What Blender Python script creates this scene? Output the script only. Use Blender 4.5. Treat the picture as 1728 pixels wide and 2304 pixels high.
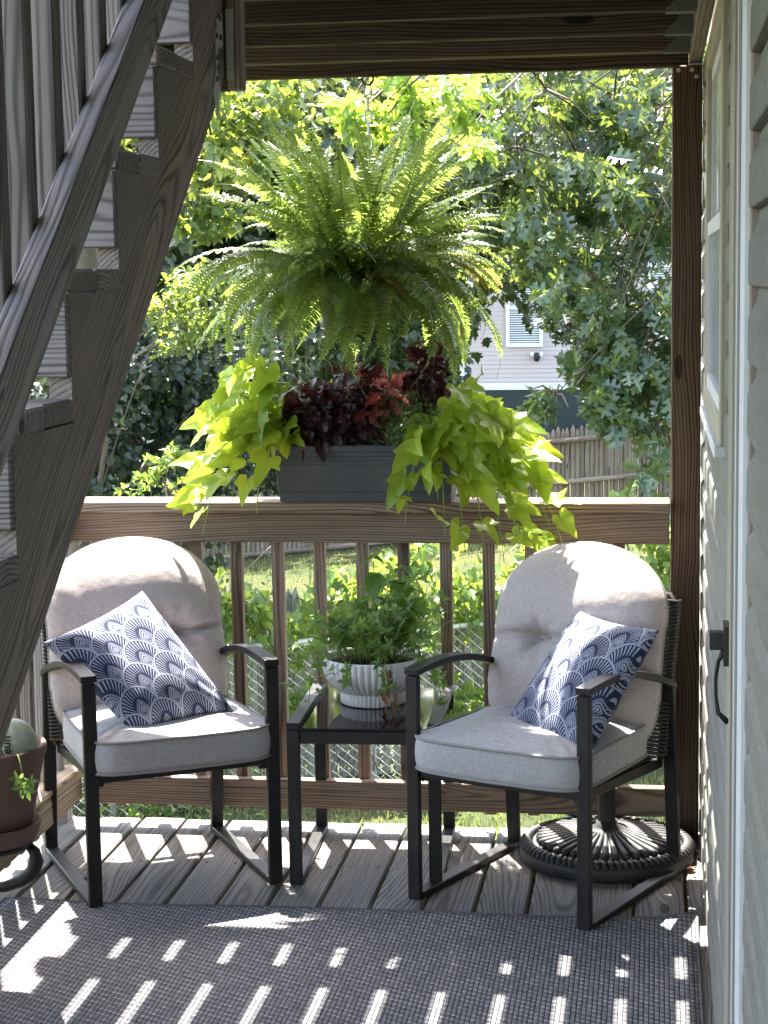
import bpy, bmesh, math, random
import numpy as np
from mathutils import Vector, Matrix, Quaternion, Euler
R = random.Random(7)
NR = np.random.RandomState(11)
scene = bpy.context.scene
for o in list(bpy.data.objects):
    bpy.data.objects.remove(o)
col = scene.collection
rad = math.radians

# ------------------------------------------------------------------ camera
cam_data = bpy.data.cameras.new('camera')
cam = bpy.data.objects.new('camera', cam_data); col.objects.link(cam)
cam_data.sensor_fit = 'VERTICAL'; cam_data.sensor_height = 24.0
cam_data.lens = 4300.0 / 2304.0 * 24.0
cam_data.clip_start = 0.05; cam_data.clip_end = 400
yaw, pitch, roll = rad(8.15), rad(7.0), rad(-.85)
_f = Vector((-math.sin(yaw)*math.cos(pitch), math.cos(yaw)*math.cos(pitch), -math.sin(pitch)))
_r = Vector((math.cos(yaw), math.sin(yaw), 0)); _u = _r.cross(_f)
_r2 = _r*math.cos(roll) + _u*math.sin(roll); _u2 = -_r*math.sin(roll) + _u*math.cos(roll)
Mc = Matrix((_r2, _u2, -_f)).transposed().to_4x4(); Mc.translation = Vector((0, 0, 1.78))
cam.matrix_world = Mc
scene.camera = cam

# ------------------------------------------------------------------ light
SUN = Vector((-.40, 1.0, 2.2)).normalized()
world = bpy.data.worlds.new('World'); scene.world = world; world.use_nodes = True
wn = world.node_tree.nodes; wl = world.node_tree.links; wn.clear()
sky = wn.new('ShaderNodeTexSky'); sky.sky_type = 'NISHITA'; sky.sun_disc = False
sky.sun_elevation = math.asin(SUN.z); sky.sun_rotation = math.atan2(SUN.x, SUN.y)
sky.air_density = 1.0; sky.dust_density = 1.5; sky.ozone_density = 1.0
bg = wn.new('ShaderNodeBackground'); bg.inputs[1].default_value = .15
wo = wn.new('ShaderNodeOutputWorld'); tint = wn.new('ShaderNodeMix'); tint.data_type = 'RGBA'; tint.blend_type = 'MULTIPLY'; tint.inputs[0].default_value = 1; tint.inputs[7].default_value = (1.12, .99, .86, 1)
wl.new(sky.outputs[0], tint.inputs[6]); wl.new(tint.outputs[2], bg.inputs[0]); wl.new(bg.outputs[0], wo.inputs[0])
sd = bpy.data.lights.new('sun', 'SUN'); sd.energy = 4.2; sd.angle = rad(.5); sd.color = (1, .95, .86)
so = bpy.data.objects.new('sun', sd); col.objects.link(so)
so.rotation_euler = SUN.to_track_quat('Z', 'Y').to_euler(); so.location = (0, 0, 12)
scene.view_settings.view_transform = 'Standard'; scene.view_settings.look = 'None'
scene.view_settings.exposure = 3.2; scene.view_settings.gamma = 1
scene.view_settings.use_curve_mapping = False
scene.render.engine = 'CYCLES'
scene.cycles.max_bounces = 7; scene.cycles.diffuse_bounces = 4; scene.cycles.glossy_bounces = 3
scene.cycles.transmission_bounces = 5; scene.cycles.transparent_max_bounces = 6
scene.cycles.caustics_reflective = False; scene.cycles.caustics_refractive = False
scene.cycles.use_adaptive_sampling = True; scene.cycles.use_denoising = True

# ------------------------------------------------------------------ helpers: objects
def tag(o, label=None, cat=None, group=None, kind=None):
    if label: o['label'] = label
    if cat: o['category'] = cat
    if group: o['group'] = group
    if kind: o['kind'] = kind
    return o
def wmat(o):
    m = o.matrix_basis.copy(); p = o.parent
    while p is not None:
        m = p.matrix_basis @ m; p = p.parent
    return m
def put(o, parent=None, M=None):
    """link o, with world matrix M, under parent"""
    col.objects.link(o)
    M = M if M is not None else Matrix.Identity(4)
    if parent is not None:
        o.parent = parent; o.matrix_basis = wmat(parent).inverted() @ M
    else:
        o.matrix_basis = M
    return o
def thing(name, label, cat, loc=(0, 0, 0), rz=0, group=None, kind=None):
    o = bpy.data.objects.new(name, None); o.empty_display_size = .1
    put(o, None, Matrix.Translation(loc) @ Matrix.Rotation(rz, 4, 'Z'))
    return tag(o, label, cat, group, kind)
def mesh(name, verts, faces, mat=None, smooth=False, uv=None):
    me = bpy.data.meshes.new(name); me.from_pydata([tuple(v) for v in verts], [], faces); me.update()
    if mat: me.materials.append(mat)
    if smooth: me.polygons.foreach_set('use_smooth', [True]*len(me.polygons))
    if uv is not None:
        l = me.uv_layers.new(name='UVMap'); vi = np.zeros(len(me.loops), int); me.loops.foreach_get('vertex_index', vi)
        l.data.foreach_set('uv', np.array(uv, dtype=float)[vi].ravel())
    return me
def obj(name, me, parent=None, M=None):
    return put(bpy.data.objects.new(name, me), parent, M)
_boxes = {}
def box_mesh(l, w, h, mat, c=.002):
    k = (round(l, 4), round(w, 4), round(h, 4), mat.name, c)
    if k in _boxes: return _boxes[k]
    bm = bmesh.new(); bmesh.ops.create_cube(bm, size=1)
    bmesh.ops.scale(bm, vec=(l, w, h), verts=bm.verts)
    if c > 0: bmesh.ops.bevel(bm, geom=list(bm.edges), offset=min(c, l*.3, w*.3, h*.3), segments=1, affect='EDGES')
    me = bpy.data.meshes.new('box'); bm.to_mesh(me); bm.free(); me.materials.append(mat)
    _boxes[k] = me; return me
def rotto(x, up):
    x = Vector(x).normalized(); z = Vector(up); z = (z - x*z.dot(x)).normalized(); y = z.cross(x)
    return Matrix((x, y, z)).transposed().to_4x4()
def board(name, p0, p1, w, h, mat, parent=None, up=(0, 0, 1), c=.003):
    """bar from p0 to p1 (centre line), w across, h along up"""
    p0, p1 = Vector(p0), Vector(p1); M = rotto(p1-p0, up); M.translation = (p0+p1)/2
    return obj(name, box_mesh((p1-p0).length, w, h, mat, c), parent, M)
def box(name, lo, hi, mat, parent=None, c=.002, axis='X'):
    lo, hi = Vector(lo), Vector(hi); d = hi-lo
    if axis == 'X': M = Matrix.Identity(4); dims = (d.x, d.y, d.z)
    elif axis == 'Y': M = rotto((0, 1, 0), (0, 0, 1)); dims = (d.y, d.x, d.z)
    else: M = rotto((0, 0, 1), (0, 1, 0)); dims = (d.z, d.x, d.y)
    M.translation = (lo+hi)/2
    return obj(name, box_mesh(*dims, mat, c), parent, M)
class MB:
    def __init__(s): s.v = []; s.f = []; s.uv = []
    def add(s, v, f, uv=None):
        n = len(s.v); s.v += [tuple(p) for p in v]; s.f += [tuple(i+n for i in q) for q in f]
        s.uv += list(uv) if uv is not None else [(0, 0)]*len(v)
    def box(s, lo, hi, M=None):
        a, b = lo, hi
        v = [Vector((x, y, z)) for x in (a[0], b[0]) for y in (a[1], b[1]) for z in (a[2], b[2])]
        if M is not None: v = [M @ p for p in v]
        s.add(v, [(0, 1, 3, 2), (4, 6, 7, 5), (0, 4, 5, 1), (2, 3, 7, 6), (0, 2, 6, 4), (1, 5, 7, 3)])
    def tube(s, pts, r, n=6, cap=True, flat=1.0):
        pts = [Vector(p) for p in pts]; rr = r if isinstance(r, (list, tuple)) else [r]*len(pts)
        rings = []; ref = None
        for i, p in enumerate(pts):
            t = (pts[min(i+1, len(pts)-1)] - pts[max(i-1, 0)])
            t = t.normalized() if t.length > 1e-9 else Vector((0, 0, 1))
            if ref is None:
                ref = Vector((0, 0, 1)) if abs(t.z) < .9 else Vector((1, 0, 0))
            a = (ref - t*ref.dot(t)).normalized(); b = t.cross(a); ref = a
            rings.append([p + (a*math.cos(2*math.pi*k/n) + b*flat*math.sin(2*math.pi*k/n))*rr[i] for k in range(n)])
        v = [q for ring in rings for q in ring]; f = []
        for i in range(len(pts)-1):
            for k in range(n):
                f.append((i*n+k, i*n+(k+1) % n, (i+1)*n+(k+1) % n, (i+1)*n+k))
        if cap: f.append(tuple(range(n-1, -1, -1))); f.append(tuple((len(pts)-1)*n+k for k in range(n)))
        s.add(v, f)
    def lathe(s, prof, n=32, M=None, close=False):
        v = []; f = []
        for (r, z) in prof:
            for k in range(n):
                a = 2*math.pi*k/n; p = Vector((r*math.cos(a), r*math.sin(a), z)); v.append(M @ p if M is not None else p)
        m = len(prof)
        for i in range(m-1 if not close else m):
            j = (i+1) % m
            for k in range(n): f.append((i*n+k, i*n+(k+1) % n, j*n+(k+1) % n, j*n+k))
        s.add(v, f)
    def build(s, name, mat, parent=None, M=None, smooth=False):
        return obj(name, mesh(name, s.v, s.f, mat, smooth, s.uv), parent, M)

# ------------------------------------------------------------------ helpers: node materials
class N:
    def __init__(s, name):
        s.m = bpy.data.materials.new(name); s.m.use_nodes = True; s.t = s.m.node_tree; s.t.nodes.clear()
        s.out = s.t.nodes.new('ShaderNodeOutputMaterial')
    def n(s, typ, **k):
        x = s.t.nodes.new('ShaderNode'+typ)
        for a, b in k.items(): setattr(x, a, b)
        return x
    def l(s, a, b): s.t.links.new(a, b)
    def setin(s, sock, v):
        if hasattr(v, 'is_output') or isinstance(v, bpy.types.NodeSocket): s.l(v, sock)
        elif v is not None: sock.default_value = v
    def math(s, op, a, b=None, c=None, clamp=False):
        x = s.n('Math', operation=op); x.use_clamp = clamp
        s.setin(x.inputs[0], a); s.setin(x.inputs[1], b)
        if c is not None: s.setin(x.inputs[2], c)
        return x.outputs[0]
    def vec(s, op, a, b=None):
        x = s.n('VectorMath', operation=op); s.setin(x.inputs[0], a)
        if b is not None:
            if op == 'SCALE': s.setin(x.inputs[3], b)
            else: s.setin(x.inputs[1], b)
        return x.outputs[1] if op in ('LENGTH', 'DISTANCE', 'DOT_PRODUCT') else x.outputs[0]
    def ramp(s, fac, stops):
        x = s.n('ValToRGB'); e = x.color_ramp.elements
        while len(e) < len(stops): e.new(.5)
        for i, (p, c) in enumerate(stops):
            e[i].position = p; e[i].color = (*c, 1) if len(c) == 3 else c
        s.l(fac, x.inputs[0]); return x.outputs[0]
    def mix(s, f, a, b, typ='MIX'):
        x = s.n('Mix', data_type='RGBA', blend_type=typ)
        s.setin(x.inputs[0], f)
        s.setin(x.inputs[6], (*a, 1) if isinstance(a, tuple) and len(a) == 3 else a)
        s.setin(x.inputs[7], (*b, 1) if isinstance(b, tuple) and len(b) == 3 else b)
        return x.outputs[2]
    def noise(s, v, scale, detail=3, rough=.5, dist=0):
        x = s.n('TexNoise'); s.setin(x.inputs['Vector'], v); x.inputs['Scale'].default_value = scale
        x.inputs['Detail'].default_value = detail; x.inputs['Roughness'].default_value = rough
        x.inputs['Distortion'].default_value = dist; return x.outputs[0]
    def coord(s, which='Object'): return s.n('TexCoord').outputs[which]
    def rnd(s): return s.n('ObjectInfo').outputs['Random']
    def bump(s, h, strength=.3, dist=.01):
        x = s.n('Bump'); x.inputs['Strength'].default_value = strength; x.inputs['Distance'].default_value = dist
        s.l(h, x.inputs['Height']); return x.outputs[0]
    def bsdf(s, color, rough=.6, metal=0, spec=.5, normal=None, **kw):
        x = s.n('BsdfPrincipled')
        s.setin(x.inputs['Base Color'], (*color, 1) if isinstance(color, tuple) and len(color) == 3 else color)
        s.setin(x.inputs['Roughness'], rough); s.setin(x.inputs['Metallic'], metal)
        s.setin(x.inputs['Specular IOR Level'], spec)
        if normal is not None: s.l(normal, x.inputs['Normal'])
        for k, v in kw.items(): s.setin(x.inputs[k.replace('_', ' ')], v)
        return x.outputs[0]
    def done(s, sh): s.l(sh, s.out.inputs[0]); return s.m

def plain(name, color, rough=.5, metal=0, spec=.5, var=.15, scale=20, bump=.1, bd=.002, dust=0):
    n = N(name); c = n.coord(); a = n.noise(c, scale, 4, .6)
    k = n.math('MULTIPLY_ADD', a, var*2, 1-var)
    if dust:
        dn = n.ramp(n.noise(c, 7, 5, .75), [(.42, (0, 0, 0)), (.72, (1, 1, 1))])
        color = n.mix(n.math('MULTIPLY', dn, dust), color, (.16, .15, .14)); rough = rough+.08
    colr = n.mix(1.0, color, n.vec('SCALE', (1, 1, 1), k), 'MULTIPLY')
    rr = n.math('MULTIPLY_ADD', a, .25, rough-.12)
    return n.done(n.bsdf(colr, rr, metal, spec, n.bump(a, bump, bd)))

def wood(name, dark, light, grey=(.2, .19, .18), greyf=.4, ring=38, fibre=.5, rough=.75, knots=True, green=0, bumpd=.0015, spec=.3):
    n = N(name); oc = n.coord()
    wn_ = n.n('TexWhiteNoise', noise_dimensions='1D'); n.l(n.math('MULTIPLY', n.rnd(), 91.7), wn_.inputs['W'])
    off = n.vec('MULTIPLY', n.vec('SUBTRACT', wn_.outputs['Color'], (.5, .5, .5)), (30, .22, .22))
    p = n.vec('ADD', oc, off)
    # knots bend the grain round them
    vk = n.n('TexVoronoi'); vk.inputs['Scale'].default_value = 1; n.l(n.vec('MULTIPLY', p, (1.9, 6.0, 6.0)), vk.inputs['Vector'])
    kd = vk.outputs['Distance']
    near = n.math('POWER', n.math('SUBTRACT', 1, n.math('MULTIPLY', kd, 1.5, clamp=True), clamp=True), 2.0)
    low = n.noise(n.vec('MULTIPLY', p, (.9, 5, 5)), 1.6, 2)
    sp_ = n.n('SeparateXYZ'); n.l(oc, sp_.inputs[0])
    tilt = n.math('MULTIPLY', sp_.outputs[0], n.math('MULTIPLY_ADD', wn_.outputs['Value'], .09, -.045))
    lowx = n.noise(n.vec('MULTIPLY', p, (.6, 2, 2)), 1.3, 2)
    bend = n.math('MULTIPLY_ADD', low, .030, n.math('MULTIPLY_ADD', near, .022, n.math('MULTIPLY_ADD', lowx, .11, tilt)))
    cb = n.n('CombineXYZ'); n.setin(cb.inputs[1], bend); n.setin(cb.inputs[2], n.math('MULTIPLY', bend, .6))
    q = n.vec('MULTIPLY', n.vec('ADD', p, cb.outputs[0]), (.10, 1, 1))
    w = n.n('TexWave', wave_type='RINGS', rings_direction='X', wave_profile='SIN'); n.l(q, w.inputs['Vector'])
    w.inputs['Scale'].default_value = ring; w.inputs['Distortion'].default_value = 2.0
    w.inputs['Detail'].default_value = 2; w.inputs['Detail Scale'].default_value = .6
    w2 = n.n('TexWave', wave_type='RINGS', rings_direction='X', wave_profile='SIN'); n.l(q, w2.inputs['Vector'])
    w2.inputs['Scale'].default_value = ring*.41; w2.inputs['Distortion'].default_value = 3; w2.inputs['Detail'].default_value = 3; w2.inputs['Detail Scale'].default_value = 1.3
    amp = n.noise(n.vec('MULTIPLY', p, (.6, 14, 14)), 1.5, 3, .6)
    grain = n.math('MULTIPLY', n.math('ADD', n.math('MULTIPLY', n.math('POWER', w.outputs['Fac'], 2.6), .95), n.math('MULTIPLY', w2.outputs['Fac'], .30)), n.math('MULTIPLY_ADD', amp, 1.5, .10), clamp=True)
    fib = n.noise(n.vec('MULTIPLY', n.vec('ADD', p, cb.outputs[0]), (4, 150, 150)), 1, 4, .75)
    crack = n.math('LESS_THAN', n.noise(n.vec('MULTIPLY', p, (1.4, 95, 95)), 1, 2, .6), .30)
    g = n.math('ADD', n.math('MULTIPLY', grain, 1-fibre*.55), n.math('MULTIPLY', n.math('SUBTRACT', fib, .35), fibre*1.3), clamp=True)
    base = n.ramp(g, [(0, tuple(c*1.15 for c in light)), (.4, tuple(.3*a+.7*b for a, b in zip(dark, light))), (.8, tuple(.85*a+.15*b for a, b in zip(dark, light))), (1, dark)])
    patch = n.noise(n.vec('MULTIPLY', p, (1.0, 7, 7)), 1.3, 4, .65)
    pm = n.ramp(patch, [(.35, (0, 0, 0)), (.7, (1, 1, 1))])
    base = n.mix(n.math('MULTIPLY', pm, greyf), base, n.mix(g, tuple(c*1.35 for c in grey), tuple(c*.55 for c in grey)))
    tone = n.math('MULTIPLY', n.math('MULTIPLY_ADD', wn_.outputs['Value'], .5, .75), n.math('MULTIPLY_ADD', n.noise(n.vec('MULTIPLY', p, (1.5, 3, 3)), 1, 4, .6), .7, .65))
    base = n.mix(1, base, n.vec('SCALE', (1, 1, 1), tone), 'MULTIPLY')
    if green:
        gm = n.math('MULTIPLY', n.ramp(n.noise(p, 6, 3, .6), [(.45, (0, 0, 0)), (.75, (1, 1, 1))]), green)
        base = n.mix(gm, base, (.10, .12, .055))
    base = n.mix(n.math('MULTIPLY', crack, .55), base, tuple(c*.3 for c in dark))
    if knots:
        kn = n.math('LESS_THAN', kd, .085); base = n.mix(n.math('MULTIPLY', kn, .8), base, tuple(c*.35 for c in dark))
    h = n.math('SUBTRACT', n.math('MULTIPLY', g, -1), n.math('MULTIPLY', crack, 1.5))
    return n.done(n.bsdf(base, n.math('MULTIPLY_ADD', g, .15, rough-.08), 0, spec, n.bump(h, .55, bumpd)))

def leafmat(name, cols, trans, tf=.42, rough=.42, veins=False, per='island', spec=.5, sat=1.0):
    """cols: list of (r,g,b) for the ramp over a per-leaf random; trans: light through the leaf"""
    n = N(name)
    rn = n.n('NewGeometry').outputs['Random Per Island'] if per == 'island' else n.rnd()
    c = n.ramp(rn, [(i/max(1, len(cols)-1), k) for i, k in enumerate(cols)])
    tc = n.mix(.35, trans, n.vec('SCALE', c, 2.2))
    pos = n.n('NewGeometry').outputs['Position']
    blot = n.noise(pos, 60, 3, .6)
    c = n.mix(1, c, n.vec('SCALE', (1, 1, 1), n.math('MULTIPLY_ADD', blot, .6, .7)), 'MULTIPLY')
    nm = None
    if veins:
        uv = n.n('UVMap').outputs[0]; sx = n.n('SeparateXYZ'); n.l(uv, sx.inputs[0])
        x = n.math('SUBTRACT', sx.outputs[0], .5); y = n.math('ABSOLUTE', n.math('SUBTRACT', sx.outputs[1], .5))
        # midrib plus side ribs leaving it at an angle
        rib = n.math('PINGPONG', n.math('SUBTRACT', x, n.math('MULTIPLY', y, .75)), .055)
        side = n.math('LESS_THAN', rib, .005); mid = n.math('LESS_THAN', y, .008)
        vm = n.math('MAXIMUM', side, mid)
        c = n.mix(n.math('MULTIPLY', vm, .7), c, n.vec('SCALE', c, 2.0))
        tc = n.mix(n.math('MULTIPLY', vm, .6), tc, n.vec('SCALE', tc, .55))
        nm = n.bump(n.math('ADD', n.math('MULTIPLY', rib, 8), n.math('MULTIPLY', blot, .3)), .4, .002)
    pb = n.bsdf(c, rough, 0, spec, nm)
    tr = n.n('BsdfTranslucent'); n.l(tc, tr.inputs[0])
    mx = n.n('MixShader'); mx.inputs[0].default_value = tf; n.l(pb, mx.inputs[1]); n.l(tr.outputs[0], mx.inputs[2])
    return n.done(mx.outputs[0])

# wood
W_deck = wood('weathered_grey_deck_wood', (.040, .036, .033), (.22, .205, .19), greyf=.5, ring=34, fibre=.8, green=.10, bumpd=.004, grey=(.15, .145, .14))
W_rail = wood('brown_rail_wood', (.040, .024, .016), (.24, .165, .115), greyf=.35, ring=34, fibre=.6)
W_side = wood('pale_side_rail_wood', (.13, .085, .05), (.40, .30, .20), greyf=.25, ring=30, fibre=.4)
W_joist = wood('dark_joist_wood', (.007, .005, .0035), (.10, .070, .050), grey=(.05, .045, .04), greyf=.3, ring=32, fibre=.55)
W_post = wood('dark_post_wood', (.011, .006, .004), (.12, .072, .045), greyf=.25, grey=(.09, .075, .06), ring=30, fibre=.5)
W_stair = wood('brown_grey_stair_wood', (.042, .031, .027), (.32, .255, .215), greyf=.35, grey=(.19, .178, .18), ring=40, fibre=.75)
W_bal = wood('greyed_baluster_wood', (.055, .045, .042), (.27, .23, .21), greyf=.5, grey=(.19, .182, .185), ring=38, fibre=.5)
W_grail = wood('purple_grey_rail_wood', (.042, .034, .034), (.26, .225, .22), greyf=.5, grey=(.20, .19, .205), ring=42, fibre=.75, rough=.55)
W_fence = wood('tan_fence_wood', (.075, .054, .040), (.26, .205, .155), greyf=.4, grey=(.16, .14, .12), ring=24, fibre=.4, bumpd=.003)
W_fencegrey = wood('grey_green_picket_wood', (.09, .085, .06), (.27, .26, .19), greyf=.6, grey=(.2, .2, .17), ring=24, fibre=.5, green=.2)
# metal, plastic, paint
M_black = plain('black_powder_coat', (.0065, .0068, .0085), .36, 0, .4, .1, 60, .05, .0005, dust=.10)
M_iron = plain('black_cast_resin', (.016, .017, .019), .5, 0, .5, .3, 40, .3, .001, dust=.16)
M_galv = plain('galvanised_steel', (.50, .50, .47), .5, .4, .5, .3, 60, .2, .0008)
M_galvd = plain('dull_galvanised_steel', (.16, .16, .155), .6, .5, .4, .5, 120, .3, .0008)
M_chain = plain('zinc_chain', (.75, .75, .72), .4, .35, .5, .1, 60)
M_hook = plain('dark_steel', (.05, .048, .045), .45, .8)
M_wick = plain('dark_wicker', (.02, .018, .017), .38, 0, .5, .3, 80, .2, .001)
M_plant = plain('charcoal_planter_plastic', (.036, .040, .047), .5, 0, .5, .12, 90, .25, .0008, dust=.22)
M_blackp = plain('black_pot_plastic', (.012, .012, .012), .5)
M_soil = plain('dark_potting_soil', (.03, .02, .014), .95, 0, .1, .5, 90, .8, .01)
M_white = plain('white_vinyl_trim', (.70, .72, .76), .45, 0, .5, .06, 30, .05, .0005, dust=.12)
M_cream = plain('cream_vinyl_trim', (.40, .375, .30), .55, 0, .4, .06, 30, .08, .0006)
M_tan = plain('tan_vinyl_channel', (.24, .20, .17), .55, 0, .4, .06, 30, .08, .0006)
M_greyt = plain('warm_grey_frame', (.27, .265, .255), .5, 0, .4, .06, 30, .08, .0006)
M_seal = plain('black_rubber_seal', (.02, .02, .02), .7)
M_terra = plain('brown_terracotta', (.17, .10, .085), .75, 0, .3, .2, 25, .3, .001, dust=.35)
M_dgreen = plain('dark_green_door_paint', (.005, .020, .024), .5, 0, .5, .08, 4)
M_stem = plain('green_stem', (.20, .30, .06), .5, 0, .4, .2, 40)
M_twig = plain('grey_brown_bark', (.13, .105, .08), .85, 0, .2, .35, 14, .6, .01)
M_dstem = plain('purple_stem', (.10, .05, .05), .5, 0, .4, .2, 40)
# ================================================================== SETTING: ground
def ground_z(x, y):
    if y < 12: return -1.95
    t = min((y-12)/18, 3.2)
    return -1.95 - .62*t + max(-2.5, min(2.5, (x+5)*.105))*min(t, 1.0) + (0 if y < 36 else -.0*(y-36))
def grid_ground():
    xs = list(range(-60, 61, 2)); ys = [-40, -20, 0, 4, 8, 10, 11, 12, 13, 14, 15, 16, 18, 20, 22, 24, 26, 28, 30, 33, 36, 40, 50, 60, 80, 110, 150]
    v = [(x*(1 if y < 60 else 2.5), y, ground_z(x, y)+R.uniform(-.03, .03)) for y in ys for x in xs]
    n = len(xs); f = [(j*n+i, j*n+i+1, (j+1)*n+i+1, (j+1)*n+i) for j in range(len(ys)-1) for i in range(n-1)]
    return v, f
n = N('lawn_soil_and_turf'); oc = n.coord(); a = n.noise(oc, .6, 4, .6); b = n.noise(oc, 14, 4, .7)
gc = n.mix(n.ramp(a, [(.4, (0, 0, 0)), (.6, (1, 1, 1))]), (.035, .055, .02), (.07, .075, .03))
gc = n.mix(n.ramp(b, [(.45, (0, 0, 0)), (.7, (1, 1, 1))]), gc, (.05, .042, .03))
M_ground = n.done(n.bsdf(gc, .95, 0, .1, n.bump(b, .8, .04)))
v, f = grid_ground()
tag(obj('ground', mesh('ground', v, f, M_ground, True)), kind='structure')

# ================================================================== DECK
deck = thing('wooden_deck', None, None, (0, 3.5, 0), kind='structure')
X0 = -1.845; pitch_b = .1485
i = 0
Yb = 6.035
while True:
    xa = X0 + .009 + i*pitch_b; xb = xa + .1375
    if xa > .10: break
    xb = min(xb, .158) if xb > .1 else xb
    yend = Yb + R.uniform(-.012, .012)
    board('deck_board', ((xa+xb)/2, -.6, -.0135+R.uniform(-.0015, .0015)), ((xa+xb)/2, yend, -.0135+R.uniform(-.0015, .0015)), xb-xa, .027, W_deck, deck, c=.004)
    i += 1
# the edge board under the side rail
board('edge_board', (-1.925, -.6, -.0135), (-1.925, 6.03, -.0135), .15, .027, W_deck, deck, c=.004)
for y in [5.97, 5.57, 5.17, 4.77, 4.37, 3.97, 3.4, 2.8, 2.2, 1.6, 1.0, .4]:
    board('floor_joist', (-2.0, y, -.125), (.12, y, -.125), .038, .19, W_joist, deck)
board('rim_board', (-2.02, -.6, -.125), (-2.02, 6.01, -.125), .038, .19, W_stair, deck)
# nail heads: two to a board at each joist
nb = MB()
for k in range(14):
    for y in (5.97, 5.57, 5.17):
        for dx in (-.045, .045):
            xx = X0+.009+k*pitch_b+.069+dx
            nb.lathe([(0, .0022), (.0042, .0018), (.0045, -.001)], 6, Matrix.Translation((xx, y+R.uniform(-.006, .006), .0005)))
tag(nb.build('nail_heads', M_hook, deck), kind='stuff')

# ================================================================== BACK RAILING
rail = thing('back_railing', 'brown wooden railing of square balusters across the far end of the deck', 'railing', (-.9, 5.95, 0))
box('cap_rail', (-1.93, 5.885, 1.045), (.044, 6.025, 1.081), W_rail, rail, .004)
box('upper_rail', (-1.90, 5.925, .946), (.042, 5.963, 1.042), W_rail, rail, .003)
box('lower_rail', (-1.86, 5.925, .078), (.042, 5.963, .171), W_rail, rail, .003)
for i in range(14):
    x = -1.745 + i*.1358
    if x > .02: break
    dx = R.uniform(-.003, .003)
    board('baluster', (x+dx, 5.983, .06), (x-dx, 5.983, 1.03), .0375, .037, W_rail, rail, up=(0, 1, 0), c=.003)
# side railing running toward the camera
sr = thing('side_railing', 'pale weathered railing along the outer edge of the deck behind the left chair', 'railing', (-1.9, 4, 0))
board('lower_rail', (-1.885, 1.6, .140), (-1.885, 5.93, .140), .038, .095, W_side, sr)
board('rail_top', (-1.90, 1.6, .197), (-1.90, 5.93, .197), .075, .016, W_side, sr)
board('upper_rail', (-1.885, 1.6, .99), (-1.885, 5.92, .99), .038, .095, W_side, sr)
for i in range(30):
    y = 5.86 - i*.1358
    board('baluster', (-1.925, y, .05), (-1.925, y, 1.03), .0375, .037, W_bal, sr, up=(0, 1, 0))
board('corner_post', (-1.975, 5.975, -1.95), (-1.975, 5.975, 1.04), .09, .09, W_bal, sr, up=(0, 1, 0))
for y in (5.2, 4.2):
    board('post', (-1.985, y, -1.95), (-1.985, y, 2.4), .09, .09, W_bal, sr, up=(0, 1, 0))

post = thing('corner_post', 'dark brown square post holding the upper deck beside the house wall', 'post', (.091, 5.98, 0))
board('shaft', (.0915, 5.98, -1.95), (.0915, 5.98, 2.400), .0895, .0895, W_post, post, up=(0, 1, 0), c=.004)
pm = MB()
for (x, z) in ((.065, 2.385), (.105, 2.385), (.118, 2.365)):
    pm.lathe([(0, .004), (.006, .003), (.007, 0)], 8, Matrix.Translation((x, 5.934, z)) @ Matrix.Rotation(rad(90), 4, 'X'))
pm.build('nail', M_galv, post)

# ================================================================== UPPER DECK overhead
up = thing('upper_deck', None, None, (-.5, 4, 2.42), kind='structure')
ZJ = 2.42; HJ = .184
joists = [6.04, 5.734, 5.31, 4.86, 4.43, 4.02, 3.62, 3.2, 2.8, 2.4, 2.0, 1.6, 1.2, .8]
for k, y in enumerate(joists):
    xl = -2.05 if (y > 4.3) else -.88
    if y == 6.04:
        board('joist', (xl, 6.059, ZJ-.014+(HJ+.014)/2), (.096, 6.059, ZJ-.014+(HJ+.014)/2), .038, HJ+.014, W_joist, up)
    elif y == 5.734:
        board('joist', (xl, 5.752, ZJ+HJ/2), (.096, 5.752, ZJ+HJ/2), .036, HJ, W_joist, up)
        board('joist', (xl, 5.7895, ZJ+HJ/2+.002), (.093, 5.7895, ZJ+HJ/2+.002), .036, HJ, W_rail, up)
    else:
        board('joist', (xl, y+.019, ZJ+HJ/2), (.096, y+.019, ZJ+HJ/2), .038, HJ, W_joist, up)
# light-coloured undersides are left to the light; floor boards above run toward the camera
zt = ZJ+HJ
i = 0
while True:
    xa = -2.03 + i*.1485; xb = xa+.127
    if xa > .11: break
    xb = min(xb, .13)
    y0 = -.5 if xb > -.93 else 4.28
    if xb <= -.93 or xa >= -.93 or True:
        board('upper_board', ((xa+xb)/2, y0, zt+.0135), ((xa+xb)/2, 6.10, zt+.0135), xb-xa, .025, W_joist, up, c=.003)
    i += 1
box('ledger_board', (.098, -.5, 2.412), (.136, 6.1, 2.60), W_stair, up, axis='Y')
# trimmer/header at the stair opening; the stringer is strapped to it
board('stair_header', (-2.0, 4.13, 2.40), (-.915, 4.13, 2.40), .038, .43, W_joist, up, c=.003)
board('hanger_board', (-.899, 4.13, 2.185), (-.899, 4.13, 2.60), .032, .046, W_stair, up, up=(0, 1, 0), c=.003)
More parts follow.
